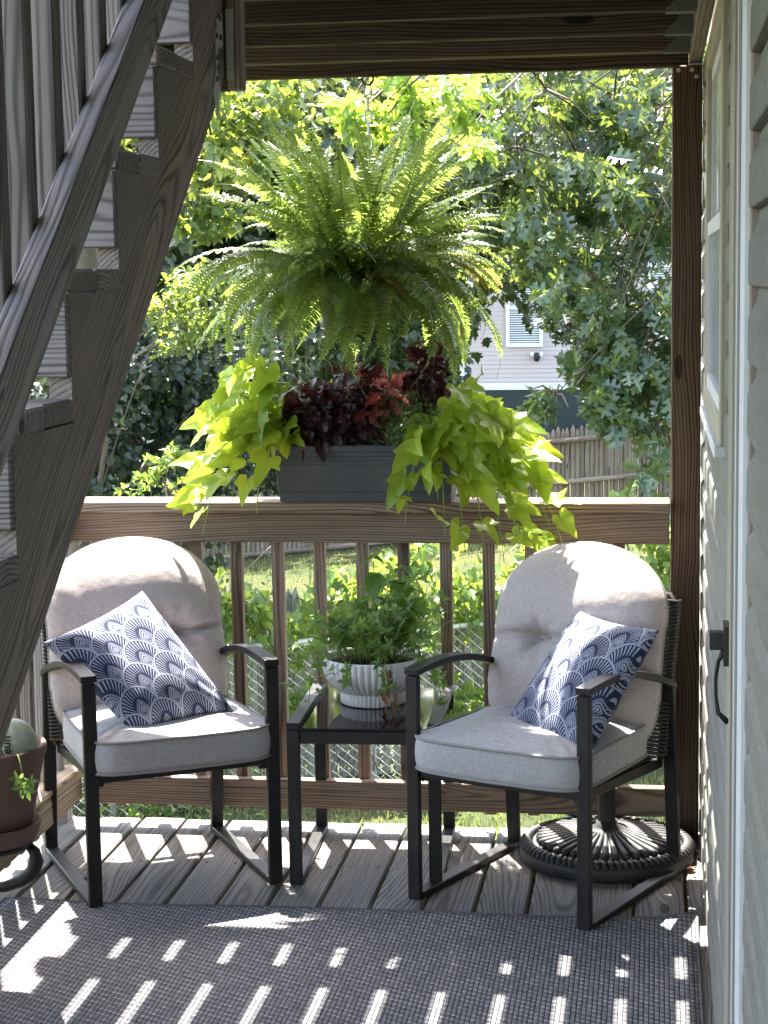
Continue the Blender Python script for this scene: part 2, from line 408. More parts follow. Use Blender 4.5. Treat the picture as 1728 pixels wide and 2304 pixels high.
# galvanised joist hangers at the ledger
for y in (5.31, 4.86, 4.43, 5.734, 4.02):
    hg = MB(); w = .044
    hg.box((-.0, -w/2-.002, -.003), (.075, w/2+.002, .0))
    for s in (-1, 1):
        y0 = s*(w/2); y1 = s*(w/2+.0025)
        a, b_ = min(y0, y1), max(y0, y1)
        hg.add([(.0, a, 0), (.075, a, 0), (.075, a, .14), (.046, a, .14), (.034, a, .036), (0, a, .004),
                (.0, b_, 0), (.075, b_, 0), (.075, b_, .14), (.046, b_, .14), (.034, b_, .036), (0, b_, .004)],
               [(0, 1, 2, 3, 4, 5), (11, 10, 9, 8, 7, 6), (0, 6, 7, 1), (1, 7, 8, 2), (2, 8, 9, 3), (3, 9, 10, 4), (4, 10, 11, 5), (5, 11, 6, 0)])
    hg.box((.0725, -w/2-.03, .0), (.075, w/2+.03, .14))
    hg.build('joist_hanger', M_galvd, up, Matrix.Translation((.0205, y+.019, ZJ-.0005)))
b1 = MB(); b1.tube([(-.87, 5.32, ZJ+.02), (-.87, 5.315, ZJ-.022)], .002, 6)
b1.build('bent_nail', M_hook, up)

# unseen roof, added above the upper deck to keep the sun off the stair
rf = thing('added_shade_roof', None, None, (0, 2, 5.3), kind='structure')
box('shade_panel', (-2.6, -3, 5.20), (.16, 6.30, 5.30), M_white, rf, .01, axis='Y')
box('shade_edge', (-2.6, 6.301, 5.12), (.16, 6.33, 5.32), M_white, rf, .005)
for x_ in (-2.5,): board('shade_post', (x_, 6.2, 2.62), (x_, 6.2, 5.2), .09, .09, W_post, rf, up=(0, 1, 0))

# ================================================================== STAIRS
st = thing('staircase', 'dark weathered wooden stair rising from the lower left to the upper deck', 'stairs', (-1.4, 2.6, 0))
XS = -.92; RUN = .2925; RISE = .2068
yr0, zr0 = 3.82, 2.177                         # rear bottom corner of the topmost tread in view
def tread_pos(i): return yr0 - i*RUN, zr0 - i*RISE
XL = -2.02                                      # far side of the flight
slope = math.atan2(RISE, RUN)
def stringer(x0, x1, name, label=None):
    ytop = 4.10                                 # saw-tooth edge from the top down, then the straight underside
    y, z = tread_pos(-1); out = [(ytop, z)]
    i = -1
    while z > .02:
        yn, zn = tread_pos(i+1)
        out.append((yn, z))
        if zn < .02:
            out.append((yn, 0)); break
        out.append((yn, zn)); z = zn; i += 1
    under = lambda y: 2.155 - (4.03-y)*.70
    out.append((4.03-2.155/.70, 0)); out.append((ytop, under(ytop)))
    m = len(out)
    v = [(x0, y, z) for y, z in out] + [(x1, y, z) for y, z in out]
    f = [tuple(range(m)), tuple(range(2*m-1, m-1, -1))] + [(i, m+i, m+(i+1) % m, (i+1) % m) for i in range(m)]
    # local frame along the flight so that the grain follows it
    c = Vector(((x0+x1)/2, 3, 1.5)); M = rotto((0, math.cos(slope), math.sin(slope)), (0, -math.sin(slope), math.cos(slope))); M.translation = c
    Mi = M.inverted()
    me = mesh(name, [Mi @ Vector(p) for p in v], f, W_stair)
    bm = bmesh.new(); bm.from_mesh(me); bmesh.ops.recalc_face_normals(bm, faces=bm.faces); bm.to_mesh(me); bm.free()
    return obj(name, me, st, M)
stringer(XS-.038, XS, 'stringer'); stringer(XL, XL+.038, 'stringer'); stringer(-1.50, -1.462, 'stringer')
for i in range(-1, 10):
    y, z = tread_pos(i)
    if z < .05: break
    zt_ = z+.019+.0008
    # two planks to a tread, ends a little uneven, and a riser board behind
    for (a, b_) in ((y-.291, y-.150), (y-.146, y-.003)):
        e = R.uniform(.002, .007)
        board('tread_plank', (XL-.005, (a+b_)/2, zt_), (XS+e, (a+b_)/2, zt_+R.uniform(-.001, .001)), b_-a, .037, W_bal if i > 0 else W_stair, st, c=.005)
    if i >= 0:
        zb = z+.038+.036; ztop = z+RISE-.0015
        board('riser_board', (XL, y-.017+.033-.019, (zb+ztop)/2), (XS-.001, y-.017+.033-.019, (zb+ztop)/2), .026, ztop-zb, W_bal, st, c=.002)
# guard: sloping bottom rail on edge, balusters on its far side, top rail above
def on_rail(y): return 2.292 - (3.512-y)*.752
hh = .062                                       # half height measured vertically
ya, yb = 1.35, 3.98
k = .752
cz = lambda y: on_rail(y)+hh
board('guard_bottom_rail', (-.8985, ya, cz(ya)), (-.8985, yb, cz(yb)), .038, .098, W_grail, st, up=(0, -.6, .8), c=.003)
board('guard_top_rail', (-.8985, ya, cz(ya)+.86), (-.8985, yb, cz(yb)+.86), .038, .098, W_grail, st, up=(0, -.6, .8), c=.003)
ys = [2.54, 2.655, 2.785, 2.925, 3.055, 3.185, 3.315, 3.445, 3.575, 3.7, 3.83, 3.95]
yy = 2.41
while yy > 1.4: ys.append(yy); yy -= .13
for y in ys:
    board('baluster', (-.9375, y, cz(y)-.045), (-.9375, y, cz(y)+.90), .038, .038, W_bal, st, up=(0, 1, 0), c=.003)
# galvanised straps nailed where the stringer meets the hanger board
def plate(pts2, x, th=.002):
    m = len(pts2); v = [(x, y, z) for y, z in pts2]+[(x+th, y, z) for y, z in pts2]
    return v, [tuple(range(m)), tuple(range(2*m-1, m-1, -1))]+[(i, m+i, m+(i+1) % m, (i+1) % m) for i in range(m)]

v_, f_ = plate([(4.03, 2.325), (4.085, 2.345), (4.085, 2.275), (4.03, 2.265)], -.9195); mb = MB(); mb.add(v_, f_)
v_, f_ = plate([(4.015, 2.300), (4.035, 2.305), (4.035, 2.235), (4.015, 2.225)], -.9192); mb.add(v_, f_)
mb.box((-.915, 4.104, 2.205), (-.899, 4.1065, 2.355)); mb.build('strap_plate', M_galv, st)
v_, f_ = plate([(3.985, 2.175), (4.02, 2.225), (4.052, 2.185), (4.02, 2.115)], -.9195); mb = MB(); mb.add(v_, f_)
mb.build('strap_plate', M_galv, st)
sb = MB()
for (y, z) in ((4.06, 2.33), (4.06, 2.29), (4.025, 2.29), (4.025, 2.245), (4.02, 2.20)):
    sb.lathe([(0, .003), (.006, .002), (.006, 0)], 8, Matrix.Translation((-.9172, y, z)) @ Matrix.Rotation(rad(90), 4, 'Y'))
tag(sb.build('strap_screws', M_hook, st), kind='stuff')

# ================================================================== HOUSE WALL on the right
XW = .140; CO = .1165
hw = thing('house_wall', None, None, (.2, 3, 0), kind='structure')
box('sheathing', (.166, -3.0, -.35), (.30, 6.6, 5.2), M_tan, hw, 0, axis='Y')
n = N('cream_vinyl_siding'); oc = n.coord()
emb = n.noise(n.vec('MULTIPLY', oc, (26, 110, 110)), 1, 4, .65, 1.2)
pt = n.noise(oc, 2.5, 3, .6)
cc = n.mix(pt, (.19, .19, .172), (.27, .265, .243)); cc = n.mix(n.ramp(n.noise(n.vec('MULTIPLY', oc, (1, 6, 6)), 2, 5, .7), [(.45, (0, 0, 0)), (.8, (.5, .5, .5))]), n.mix(n.ramp(emb, [(.35, (0, 0, 0)), (.65, (.75, .75, .75))]), cc, (.12, .122, .108)), (.13, .13, .11))
M_siding = n.done(n.bsdf(cc, .62, 0, .35, n.bump(emb, .8, .003)))
def course(y0, y1, z0, name='siding_course', h=CO, x=XW):
    """one lapped vinyl course: butt stands out at the bottom, leans in to the top"""
    prof = [(x+.018, h+.004), (x+.0160, h*.97), (x+.0125, h*.80), (x+.0020, h*.62), (x+.0004, h*.585), (x, h*.54), (x-.0006, .010), (x+.0002, .002), (x+.002, 0), (x+.020, .0008), (x+.024, .002), (x+.024, h+.004)]
    c = Vector((0, (y0+y1)/2, z0)); L = (y1-y0)/2
    M = rotto((0, 1, 0), (0, 0, 1)); M.translation = c
    Mi = M.inverted()
    v = [Mi @ Vector((px, c.y+s*L, z0+pz)) for s in (-1, 1) for px, pz in prof]; m = len(prof)
    f = [tuple(range(m)), tuple(range(2*m-1, m-1, -1))]+[(i, (i+1) % m, m+(i+1) % m, m+i) for i in range(m)]
    key = (round(L, 3), round(h, 3)); 
    if key not in course.c:
        me = mesh('course', v, f, M_siding)
        bm = bmesh.new(); bm.from_mesh(me); bmesh.ops.recalc_face_normals(bm, faces=bm.faces); bm.to_mesh(me); bm.free()
        course.c[key] = me
    return obj(name, course.c[key], hw, M)
course.c = {}
Z0 = .012
nco = 38
WY0, WY1, WZ0, WZ1 = 4.05, 5.20, 1.468, 2.32         # window opening in the wall
DY0, DY1, DZ1 = 3.06, 3.62, 2.36                     # door opening
for k in range(nco):
    z = Z0 + k*CO
    course(-2.9, DY0-.06, z)
    if z+CO <= WZ0: course(DY1+.012, 6.5, z)
    elif z < WZ1:
        course(DY1+.012, WY0-.055, z); course(WY1+.055, 6.5, z)
    elif z < 2.40: course(DY1+.012, 6.5, z)
    if z > DZ1+.05: course(DY0-.06, DY1+.012, z)
# channels the siding ends run into
for (y0, y1, z0, z1) in ((DY0-.060, DY0-.002, 0, DZ1+.05), (DY1-.008, DY1+.012, 0, DZ1), (WY0-.056, WY0-.046, WZ0-.04, WZ1+.04), (WY1+.046, WY1+.056, WZ0-.04, WZ1+.04)):
    box('siding_channel', (XW+.004, y0, z0+.005), (XW+.025, y1, z1), M_tan, hw, .001, axis='Z')
# leaf litter in the corner lies on the deck
# window
wd = thing('house_window', 'cream framed window in the house wall, seen nearly edge-on beside the dark post', 'window', (.13, 4.7, 1.9))
xf = .130
for (y0, y1, z0, z1, nm) in ((WY0-.045, WY0+.012, WZ0-.045, WZ1+.045, 'casing'), (WY1-.012, WY1+.045, WZ0-.045, WZ1+.045, 'casing')):
    box(nm, (xf, y0, z0), (.166, y1, z1), M_cream, wd, .003, axis='Z')
box('casing', (xf, WY0+.0125, WZ1-.01), (.166, WY1-.0125, WZ1+.045), M_cream, wd, .003, axis='Y')
box('sill', (xf-.012, WY0-.06, WZ0-.07), (.166, WY1+.06, WZ0-.046), M_white, wd, .003, axis='Y')
box('casing', (xf, WY0+.0125, WZ0-.0455), (.166, WY1-.0125, WZ0+.01), M_cream, wd, .003, axis='Y')
n = N('window_glass_pale_reflection'); M_pane = n.done(n.bsdf((.30, .34, .40), .22, 0, .6))  # pale reflection and the blinds behind are put into the pane colour
zm = (WZ0+WZ1)/2
for (z0, z1, dx) in ((WZ0+.012, zm+.015, .004), (zm-.015, WZ1-.012, .014)):
    s_ = MB(); y0, y1 = WY0+.014, WY1-.014
    for (a, b_, c_, d) in ((y0, y0+.035, z0, z1), (y1-.035, y1, z0, z1), (y0+.0352, y1-.0352, z0, z0+.035), (y0+.0352, y1-.0352, z1-.035, z1)):
        s_.box((xf+dx, a, c_), (xf+dx+.02, b_, d))
    s_.build('sash', M_white, wd)
    box('pane', (xf+dx+.009, y0+.035, z0+.035), (xf+dx+.013, y1-.035, z1-.035), M_pane, wd, 0, axis='Y')
# sliding door seen almost edge-on
dr = thing('patio_door', 'white and grey framed patio door seen nearly edge-on with a black pull', 'door', (.13, 3.3, 0))
box('jamb', (.133, 3.305, .0), (.166, DY1-.010, DZ1), M_greyt, dr, .004, axis='Z')
box('weather_seal', (.138, 3.285, .01), (.150, 3.3045, DZ1-.03), M_seal, dr, .001, axis='Z')
box('jamb_bead', (.1285, 3.34, .01), (.1329, 3.36, DZ1-.03), M_cream, dr, .001, axis='Z')
box('door_stile', (.133, 3.14, .02), (.155, 3.284, DZ1-.03), M_white, dr, .004, axis='Z')
box('weather_seal', (.1312, 3.20, .02), (.1329, 3.206, DZ1-.03), M_seal, dr, .0005, axis='Z')
box('jamb', (.131, DY0-.001, .0), (.166, 3.138, DZ1), M_white, dr, .006, axis='Z')
box('jamb_bead', (.127, 3.085, .0), (.1309, 3.10, DZ1-.01), M_greyt, dr, .002, axis='Z')
box('head', (.130, DY0-.02, DZ1+.001), (.166, DY1-.012, DZ1+.06), M_cream, dr, .003, axis='Y')
box('threshold', (.136, DY0, .001), (.30, DY1, .010), M_galv, dr, .002, axis='Y')
hd = MB(); yh = 3.47
hd.box((.122, yh-.04, 1.076), (.1328, yh+.03, 1.148)); hb = hd.build('handle_plate', M_black, dr)
hm = MB(); hm.box((.098, yh+.0, 1.098), (.122, yh+.028, 1.130)); hm.build('latch', M_black, hb)
hp = MB(); hp.tube([(.124, yh-.01, 1.10), (.114, yh-.005, 1.08), (.109, yh, 1.045), (.110, yh, 1.01), (.114, yh-.003, .982), (.132, yh-.01, .966)], [.0065, .004, .0035, .0035, .0045, .006], 8)
hp.build('pull', M_black, hb, smooth=True)
# ================================================================== RUG
n = N('woven_grey_rug'); oc = n.coord(); sx = n.n('SeparateXYZ'); n.l(oc, sx.inputs[0])
x, y = sx.outputs[0], sx.outputs[1]
PX, PY = .0125, .0135
cxn = n.math('DIVIDE', x, PX); ix = n.math('FLOOR', cxn); fx = n.math('SUBTRACT', n.math('FRACT', cxn), .5)
odd = n.math('FLOORED_MODULO', ix, 2)
wob = n.math('MULTIPLY', n.math('SUBTRACT', n.noise(oc, 5, 2), .5), .4)
cyn = n.math('ADD', n.math('ADD', n.math('DIVIDE', y, PY), n.math('MULTIPLY', odd, .5)), wob); iy = n.math('FLOOR', cyn); fy = n.math('SUBTRACT', n.math('FRACT', cyn), .5)
knx = n.math('SUBTRACT', 1, n.math('POWER', n.math('ABSOLUTE', n.math('MULTIPLY', fx, 2)), 4))
kny = n.math('SUBTRACT', 1, n.math('POWER', n.math('ABSOLUTE', n.math('MULTIPLY', fy, 2.0)), 3))
knot = n.math('MULTIPLY', knx, kny, clamp=True)
cb = n.n('CombineXYZ'); n.l(ix, cb.inputs[0]); n.l(iy, cb.inputs[1])
wn2 = n.n('TexWhiteNoise', noise_dimensions='2D'); n.l(cb.outputs[0], wn2.inputs['Vector'])
big = n.noise(oc, 1.7, 3, .6)
par = n.math('FLOORED_MODULO', n.math('ADD', iy, n.math('FLOOR', n.math('MULTIPLY', ix, .5))), 2)
lt = n.mix(par, n.ramp(wn2.outputs['Value'], [(0, (.15, .148, .155)), (1, (.25, .247, .255))]), n.ramp(wn2.outputs['Value'], [(.0, (.24, .238, .245)), (1, (.42, .415, .43))]))
lt = n.mix(1, lt, n.vec('SCALE', (1, 1, 1), n.math('MULTIPLY_ADD', big, .5, .75)), 'MULTIPLY')
thr = n.noise(n.vec('MULTIPLY', oc, (900, 300, 1)), 1, 2)
lt = n.mix(n.math('MULTIPLY', thr, .35), lt, (.10, .10, .12))
rc = n.mix(n.math('GREATER_THAN', knot, .42), (.020, .020, .026), lt)
M_rug = n.done(n.bsdf(rc, .9, 0, .15, n.bump(knot, .8, .0035)))
rug = thing('outdoor_rug', 'large dark grey woven rug lying on the deck in front of the chairs', 'rug', (-.87, 3.9, 0))
nx, ny = 60, 70; XA, XB, YA, YB_ = -1.862, .113, 2.35, 5.155
v = []
for j in range(ny+1):
    for i in range(nx+1):
        u, t = i/nx, j/ny; x = XA+(XB-XA)*u; y = YA+(YB_-YA)*t
        edge = max(0, t-.965)/.035
        y += .008*math.sin(x*6.3+.8)*edge + (.018*(u-.4) if edge > 0 else 0)*edge
        z = .0075 + .0016*math.sin(x*9+y*3)*math.sin(y*7)
        if u > .985: z += .002*math.sin(y*11)
        # the far right corner lifts a little
        z += .018*max(0, 1-math.hypot((x-XB)/.10, (y-YB_)/.10))
        v.append((x, y, z))
f = [(j*(nx+1)+i, j*(nx+1)+i+1, (j+1)*(nx+1)+i+1, (j+1)*(nx+1)+i) for j in range(ny) for i in range(nx)]
rg = obj('field', mesh('rug', v, f, M_rug, True), rug)
so_ = rg.modifiers.new('thick', 'SOLIDIFY'); so_.thickness = .006; so_.offset = -1
M_bind = plain('grey_rug_binding', (.11, .105, .11), .9, 0, .1, .3, 300, .4, .002)
bd = MB()
row = [v[ny*(nx+1)+i] for i in range(nx+1)]; bd.tube([(p[0], p[1]+.002, p[2]-.002) for p in row], .0052, 6)
cl_ = [v[j*(nx+1)+nx] for j in range(ny+1)]; bd.tube([(p[0]+.002, p[1], p[2]-.002) for p in cl_], .0052, 6)
cl_ = [v[j*(nx+1)] for j in range(ny+1)]; bd.tube([(p[0]-.002, p[1], p[2]-.002) for p in cl_], .0052, 6)
bd.build('bound_edge', M_bind, rug, smooth=True)

# ================================================================== FABRICS
def fabric(name, c, c2, bumpd=.0006):
    n = N(name); oc = n.coord()
    wx = n.noise(n.vec('MULTIPLY', oc, (900, 60, 60)), 1, 2); wz = n.noise(n.vec('MULTIPLY', oc, (60, 60, 900)), 1, 2)
    wv = n.math('MULTIPLY', n.math('ADD', wx, wz), .5)
    bl = n.noise(oc, 5, 3, .6)
    cc = n.mix(n.ramp(wv, [(.38, (0, 0, 0)), (.62, (1, 1, 1))]), c, c2); cc = n.mix(1, cc, n.vec('SCALE', (1, 1, 1), n.math('MULTIPLY_ADD', bl, .3, .85)), 'MULTIPLY')
    wr = n.noise(n.vec('MULTIPLY', oc, (1, 1, 1)), 9, 3, .55)
    h = n.math('ADD', n.math('MULTIPLY', wv, .25), n.math('MULTIPLY', wr, 3.2))
    return n.done(n.bsdf(cc, .88, 0, .15, n.bump(h, .5, .0035), Sheen_Weight=.15))
F_beige = fabric('pinkish_beige_linen', (.39, .340, .330), (.58, .510, .495))
F_grey = fabric('pale_grey_linen', (.34, .335, .345), (.50, .49, .505))
F_pipe = plain('grey_piping_cloth', (.30, .285, .28), .85, 0, .1, .2, 200, .2, .0005)

def pillow_mat():
    """block-printed peacock feathers: overlapping fans with an eye in each"""
    n = N('navy_peacock_feather_print'); uv = n.n('UVMap').outputs[0]
    nz = n.n('TexNoise'); nz.inputs['Scale'].default_value = 9; n.l(uv, nz.inputs['Vector'])
    uvw = n.vec('ADD', uv, n.vec('SCALE', n.vec('SUBTRACT', nz.outputs['Color'], (.5, .5, .5)), .014))
    s = n.n('SeparateXYZ'); n.l(uvw, s.inputs[0])
    U = n.math('MULTIPLY', s.outputs[0], 3.1); V = n.math('MULTIPLY', s.outputs[1], 2.95)
    H_ = .5
    row = n.math('FLOOR', n.math('DIVIDE', V, H_))
    def local(k):
        off = n.math('MULTIPLY', n.math('FLOORED_MODULO', k, 2), .5)
        dx = n.math('SUBTRACT', n.math('FRACT', n.math('ADD', n.math('ADD', U, off), .5)), .5)
        dy = n.math('SUBTRACT', V, n.math('MULTIPLY', k, H_)); return dx, dy
    dx0, dy0 = local(row); dx1, dy1 = local(n.math('ADD', row, 1))
    d0 = n.math('SQRT', n.math('ADD', n.math('MULTIPLY', dx0, dx0), n.math('MULTIPLY', dy0, dy0)))
    use = n.math('GREATER_THAN', d0, .5)
    mixf = lambda a, b: n.math('ADD', a, n.math('MULTIPLY', use, n.math('SUBTRACT', b, a)))
    dx, dy = mixf(dx0, dx1), mixf(dy0, dy1)
    d = n.math('SQRT', n.math('ADD', n.math('MULTIPLY', dx, dx), n.math('MULTIPLY', dy, dy)))
    # angle seen from a point below the fan's middle
    dyl = n.math('ADD', dy, .32)
    ang = n.math('ARCTAN2', dx, dyl)
    def band(v_, a, b): return n.math('MULTIPLY', n.math('GREATER_THAN', v_, a), n.math('LESS_THAN', v_, b))
    outline = band(d, .462, .5)
    fr = n.math('ABSOLUTE', n.math('SUBTRACT', n.math('FRACT', n.math('MULTIPLY', ang, 8.5)), .5))
    ray = n.math('LESS_THAN', fr, n.math('MULTIPLY_ADD', d, .50, .0))
    rays = n.math('MULTIPLY', ray, band(d, .215, .445))
    # ogee round the eye: pinched at the top
    ex = n.math('ABSOLUTE', dx)
    og = n.math('ADD', n.math('MULTIPLY', ex, 1.25), n.math('ABSOLUTE', n.math('ADD', dy, .10)))
    og2 = n.math('SQRT', n.math('ADD', n.math('MULTIPLY', n.math('MULTIPLY', dx, dx), 2.0), n.math('MULTIPLY', n.math('ADD', dy, .1), n.math('ADD', dy, .1))))
    e = n.math('ADD', n.math('MULTIPLY', og, .55), n.math('MULTIPLY', og2, .45))
    l1 = band(e, .245, .262); 
    fr2 = n.math('ABSOLUTE', n.math('SUBTRACT', n.math('FRACT', n.math('MULTIPLY', ang, 13)), .5))
    sh = n.math('MULTIPLY', n.math('LESS_THAN', fr2, .20), band(e, .195, .238))
    l2 = band(e, .150, .182); l3 = band(e, .10, .118)
    ed = n.math('SQRT', n.math('ADD', n.math('MULTIPLY', dx, dx), n.math('POWER', n.math('ADD', dy, .08), 2)))
    eye = n.math('LESS_THAN', ed, .030); ring = band(ed, .048, .066)
    w = outline
    for q in (rays, l1, sh, l2, l3, eye, ring): w = n.math('MAXIMUM', w, q)
    wear = n.noise(uv, 70, 3, .7)
    w = n.math('MULTIPLY', w, n.math('MULTIPLY_ADD', wear, .25, .8), clamp=True)
    cc = n.mix(w, (.026, .034, .078), (.38, .40, .50))
    wr = n.noise(n.coord(), 8, 3, .5); wv = n.noise(n.coord(), 260, 2)
    h = n.math('ADD', n.math('MULTIPLY', wr, 1.6), n.math('MULTIPLY', wv, .12))
    return n.done(n.bsdf(cc, .85, 0, .15, n.bump(h, .5, .006), Sheen_Weight=.1))
F_print = pillow_mat()

# ================================================================== CHAIRS
CW, CD = .585, .60
def frame_M(px, py, rz): return Matrix.Translation((px, py, 0)) @ Matrix.Rotation(rz, 4, 'Z')
def make_chair(loc, rz, label):
    t = thing('patio_armchair', label, 'chair', (loc[0], loc[1], 0), rz, 'black framed patio armchairs')
    M = t.matrix_basis
    def B(name, a, b, w, h, up=(0, 0, 1), mat=M_black, c=.0025):
        a, b = Vector(a), Vector(b); m = rotto(b-a, up); m.translation = (a+b)/2
        return obj(name, box_mesh((b-a).length, w, h, mat, c), t, M @ m)
    yf, yr = -CD/2+.01, CD/2-.01
    for s in (-1, 1):
        xs = s*(CW/2-.021)
        B('leg', (xs, yf, 0), (xs, yf, .655), .040, .020, (0, 1, 0))
        B('leg', (xs, yr+.015, .0), (xs, yr-.035, .585), .040, .020, (0, 1, 0))
        B('runner', (xs, yf+.0105, .0105), (xs, yr+.003, .0105), .040, .020)
        # arched armrest swept from the front post back
        m = MB(); pts = [(yf-.010, .655)]
        K = 12
        for k in range(K+1):
            q = k/K; yy = yf-.010 + (yr-.03-yf+.02)*q
            pts.append((yy, .668 - .088*q + .040*math.sin(math.pi*min(1, q*1.0))))
        pts = pts[1:]
        vv = []; ff = []
        for k, (yy, zz) in enumerate(pts):
            for (dx, dz) in ((-.023, -.010), (.023, -.010), (.023, .010), (-.023, .010)):
                vv.append((xs+dx, yy, zz+dz))
        for k in range(len(pts)-1):
            for q in range(4): ff.append((k*4+q, k*4+(q+1) % 4, k*4+4+(q+1) % 4, k*4+4+q))
        ff.append((3, 2, 1, 0)); L = (len(pts)-1)*4; ff.append((L, L+1, L+2, L+3))
        m.add(vv, ff); a_ = m.build('armrest', M_black, t, M)
        bv = a_.modifiers.new('b', 'BEVEL'); bv.width = .0025; bv.segments = 2
        B('side_rail', (xs-s*.03, yf+.011, .365), (xs-s*.03, yr-.03, .345), .020, .030)
    xi = CW/2-.042
    B('front_rail', (-xi, yf+.012, .378), (xi, yf+.012, .378), .022, .032)
    B('back_rail', (-xi, yr-.035, .352), (xi, yr-.035, .352), .020, .030)
    # woven seat: strands over the frame
    m = MB()
    for k in range(46):
        yy = yf+.03 + k*(yr-.08-yf-.03)/45
        m.box((-xi+.01, yy-.0045, .383-.0004*k), (xi-.01, yy+.0045, .388-.0004*k))
    tag(m.build('woven_seat', M_wick, t, M), kind='stuff')
    # tall woven back, leaning, frame tubes down each side
    lean = .085; zb0, zb1 = .36, .835
    by = lambda z: yr-.055 + lean*(z-zb0)/(zb1-zb0)*1.15
    wbk = .262
    m = MB()
    pth = [(-wbk+.005, by(zb0), zb0), (-wbk, by(.6), .6), (-wbk-.004, by(.80), .80), (-wbk+.018, by(.83), .832), (0, by(.84)+.004, .842), (wbk-.018, by(.83), .832), (wbk+.004, by(.80), .80), (wbk, by(.6), .6), (wbk-.005, by(zb0), zb0)]
    m.tube(pth, .0125, 8); m.build('back_frame', M_wick, t, M, smooth=True)
    m = MB()
    for k in range(40):
        z = zb0+.02 + k*(zb1-zb0-.035)/39; h = wbk
        bow = .012*math.sin(k*1.7)
        m.tube([(-h-.012, by(z)+.004, z), (-h-.014, by(z)-.016, z), (-h*.5, by(z)-.010, z), (0, by(z)-.006, z), (h*.5, by(z)-.010, z), (h+.014, by(z)-.016, z), (h+.012, by(z)+.004, z)], .0056, 5)
    tag(m.build('woven_back', M_wick, t, M, smooth=True), kind='stuff')
    m = MB()
    for s in (-1, 1):
        for (yy, zz) in ((yf+.012, .40), (yf+.012, .355), (yr-.03, .50), (yr-.03, .47)):
            m.lathe([(0, .006), (.007, .005), (.007, 0)], 8, Matrix.Translation((s*(CW/2-.0415), yy, zz)) @ Matrix.Rotation(-s*rad(90), 4, 'Y'))
    tag(m.build('bolts', M_black, t, M), kind='stuff')
    return t

def seat_cushion(name, chairM, label, mat, wb=.255, wf=.275, dep=.52, z=.392, th=.092, y0=-.325):
    """boxed cushion, wider at the front, crowned top, cord along both edges"""
    m = MB(); n_ = 120
    outl = []
    for k in range(n_):
        a = 2*math.pi*k/n_; ca, sa = math.cos(a), math.sin(a); e = .26
        x = math.copysign(abs(ca)**e, ca); y = math.copysign(abs(sa)**e, sa)
        w = wf+(wb-wf)*(y+1)/2
        bow = -.018*(1-x*x) if y < 0 else 0
        outl.append((x*w, y0+dep/2+y*dep/2+bow*abs(y), a))
    cx, cy = 0, y0+dep/2
    rows = []
    for s in (0, .3, .55, .75, .88, .95, .985): rows.append((s, 0, 'b'))
    for q in (.0, .2, .45, .7, .9, 1.0): rows.append((1, q, 's'))
    for s in (.985, .96, .92, .86, .78, .68, .56, .42, .28, .14, 0): rows.append((s, 1, 't'))
    vv = []
    for (s, q, kd) in rows:
        for (x, y, a) in outl:
            X = cx+(x-cx)*s; Y = cy+(y-cy)*s
            if kd == 's':
                bul = 1+.016*math.sin(math.pi*q)+.004*math.sin(a*9)*math.sin(math.pi*q); X = cx+(x-cx)*bul; Y = cy+(y-cy)*bul; Z = q*th
            elif kd == 'b': Z = 0 - .004*(1-s)
            else:
                cr = (1-s**3.2)*.030; pk = .0022*math.sin(a*13+1)*max(0, (s-.45))*2
                Z = th+cr+pk + .003*math.sin(X*20)*math.sin(Y*17)*(1-s)
            vv.append((X, Y, z+Z + .012*(1 if Y < 0 else 1)*0))
    ff = [(i*n_+k, i*n_+(k+1) % n_, (i+1)*n_+(k+1) % n_, (i+1)*n_+k) for i in range(len(rows)-1) for k in range(n_)]
    m.add(vv, ff); root = m.build(name, mat, None, chairM, smooth=True)
    tag(root, label, 'cushion', 'grey seat cushions')
    for zz in (th+.001, .002):
        p = MB(); pts = [(x*1.004, cy+(y-cy)*1.004, z+zz) for x, y, a in outl]; pts.append(pts[0])
        p.tube(pts, .0045, 6, cap=False); p.build('piping', F_pipe, root, chairM, smooth=True)
    return root

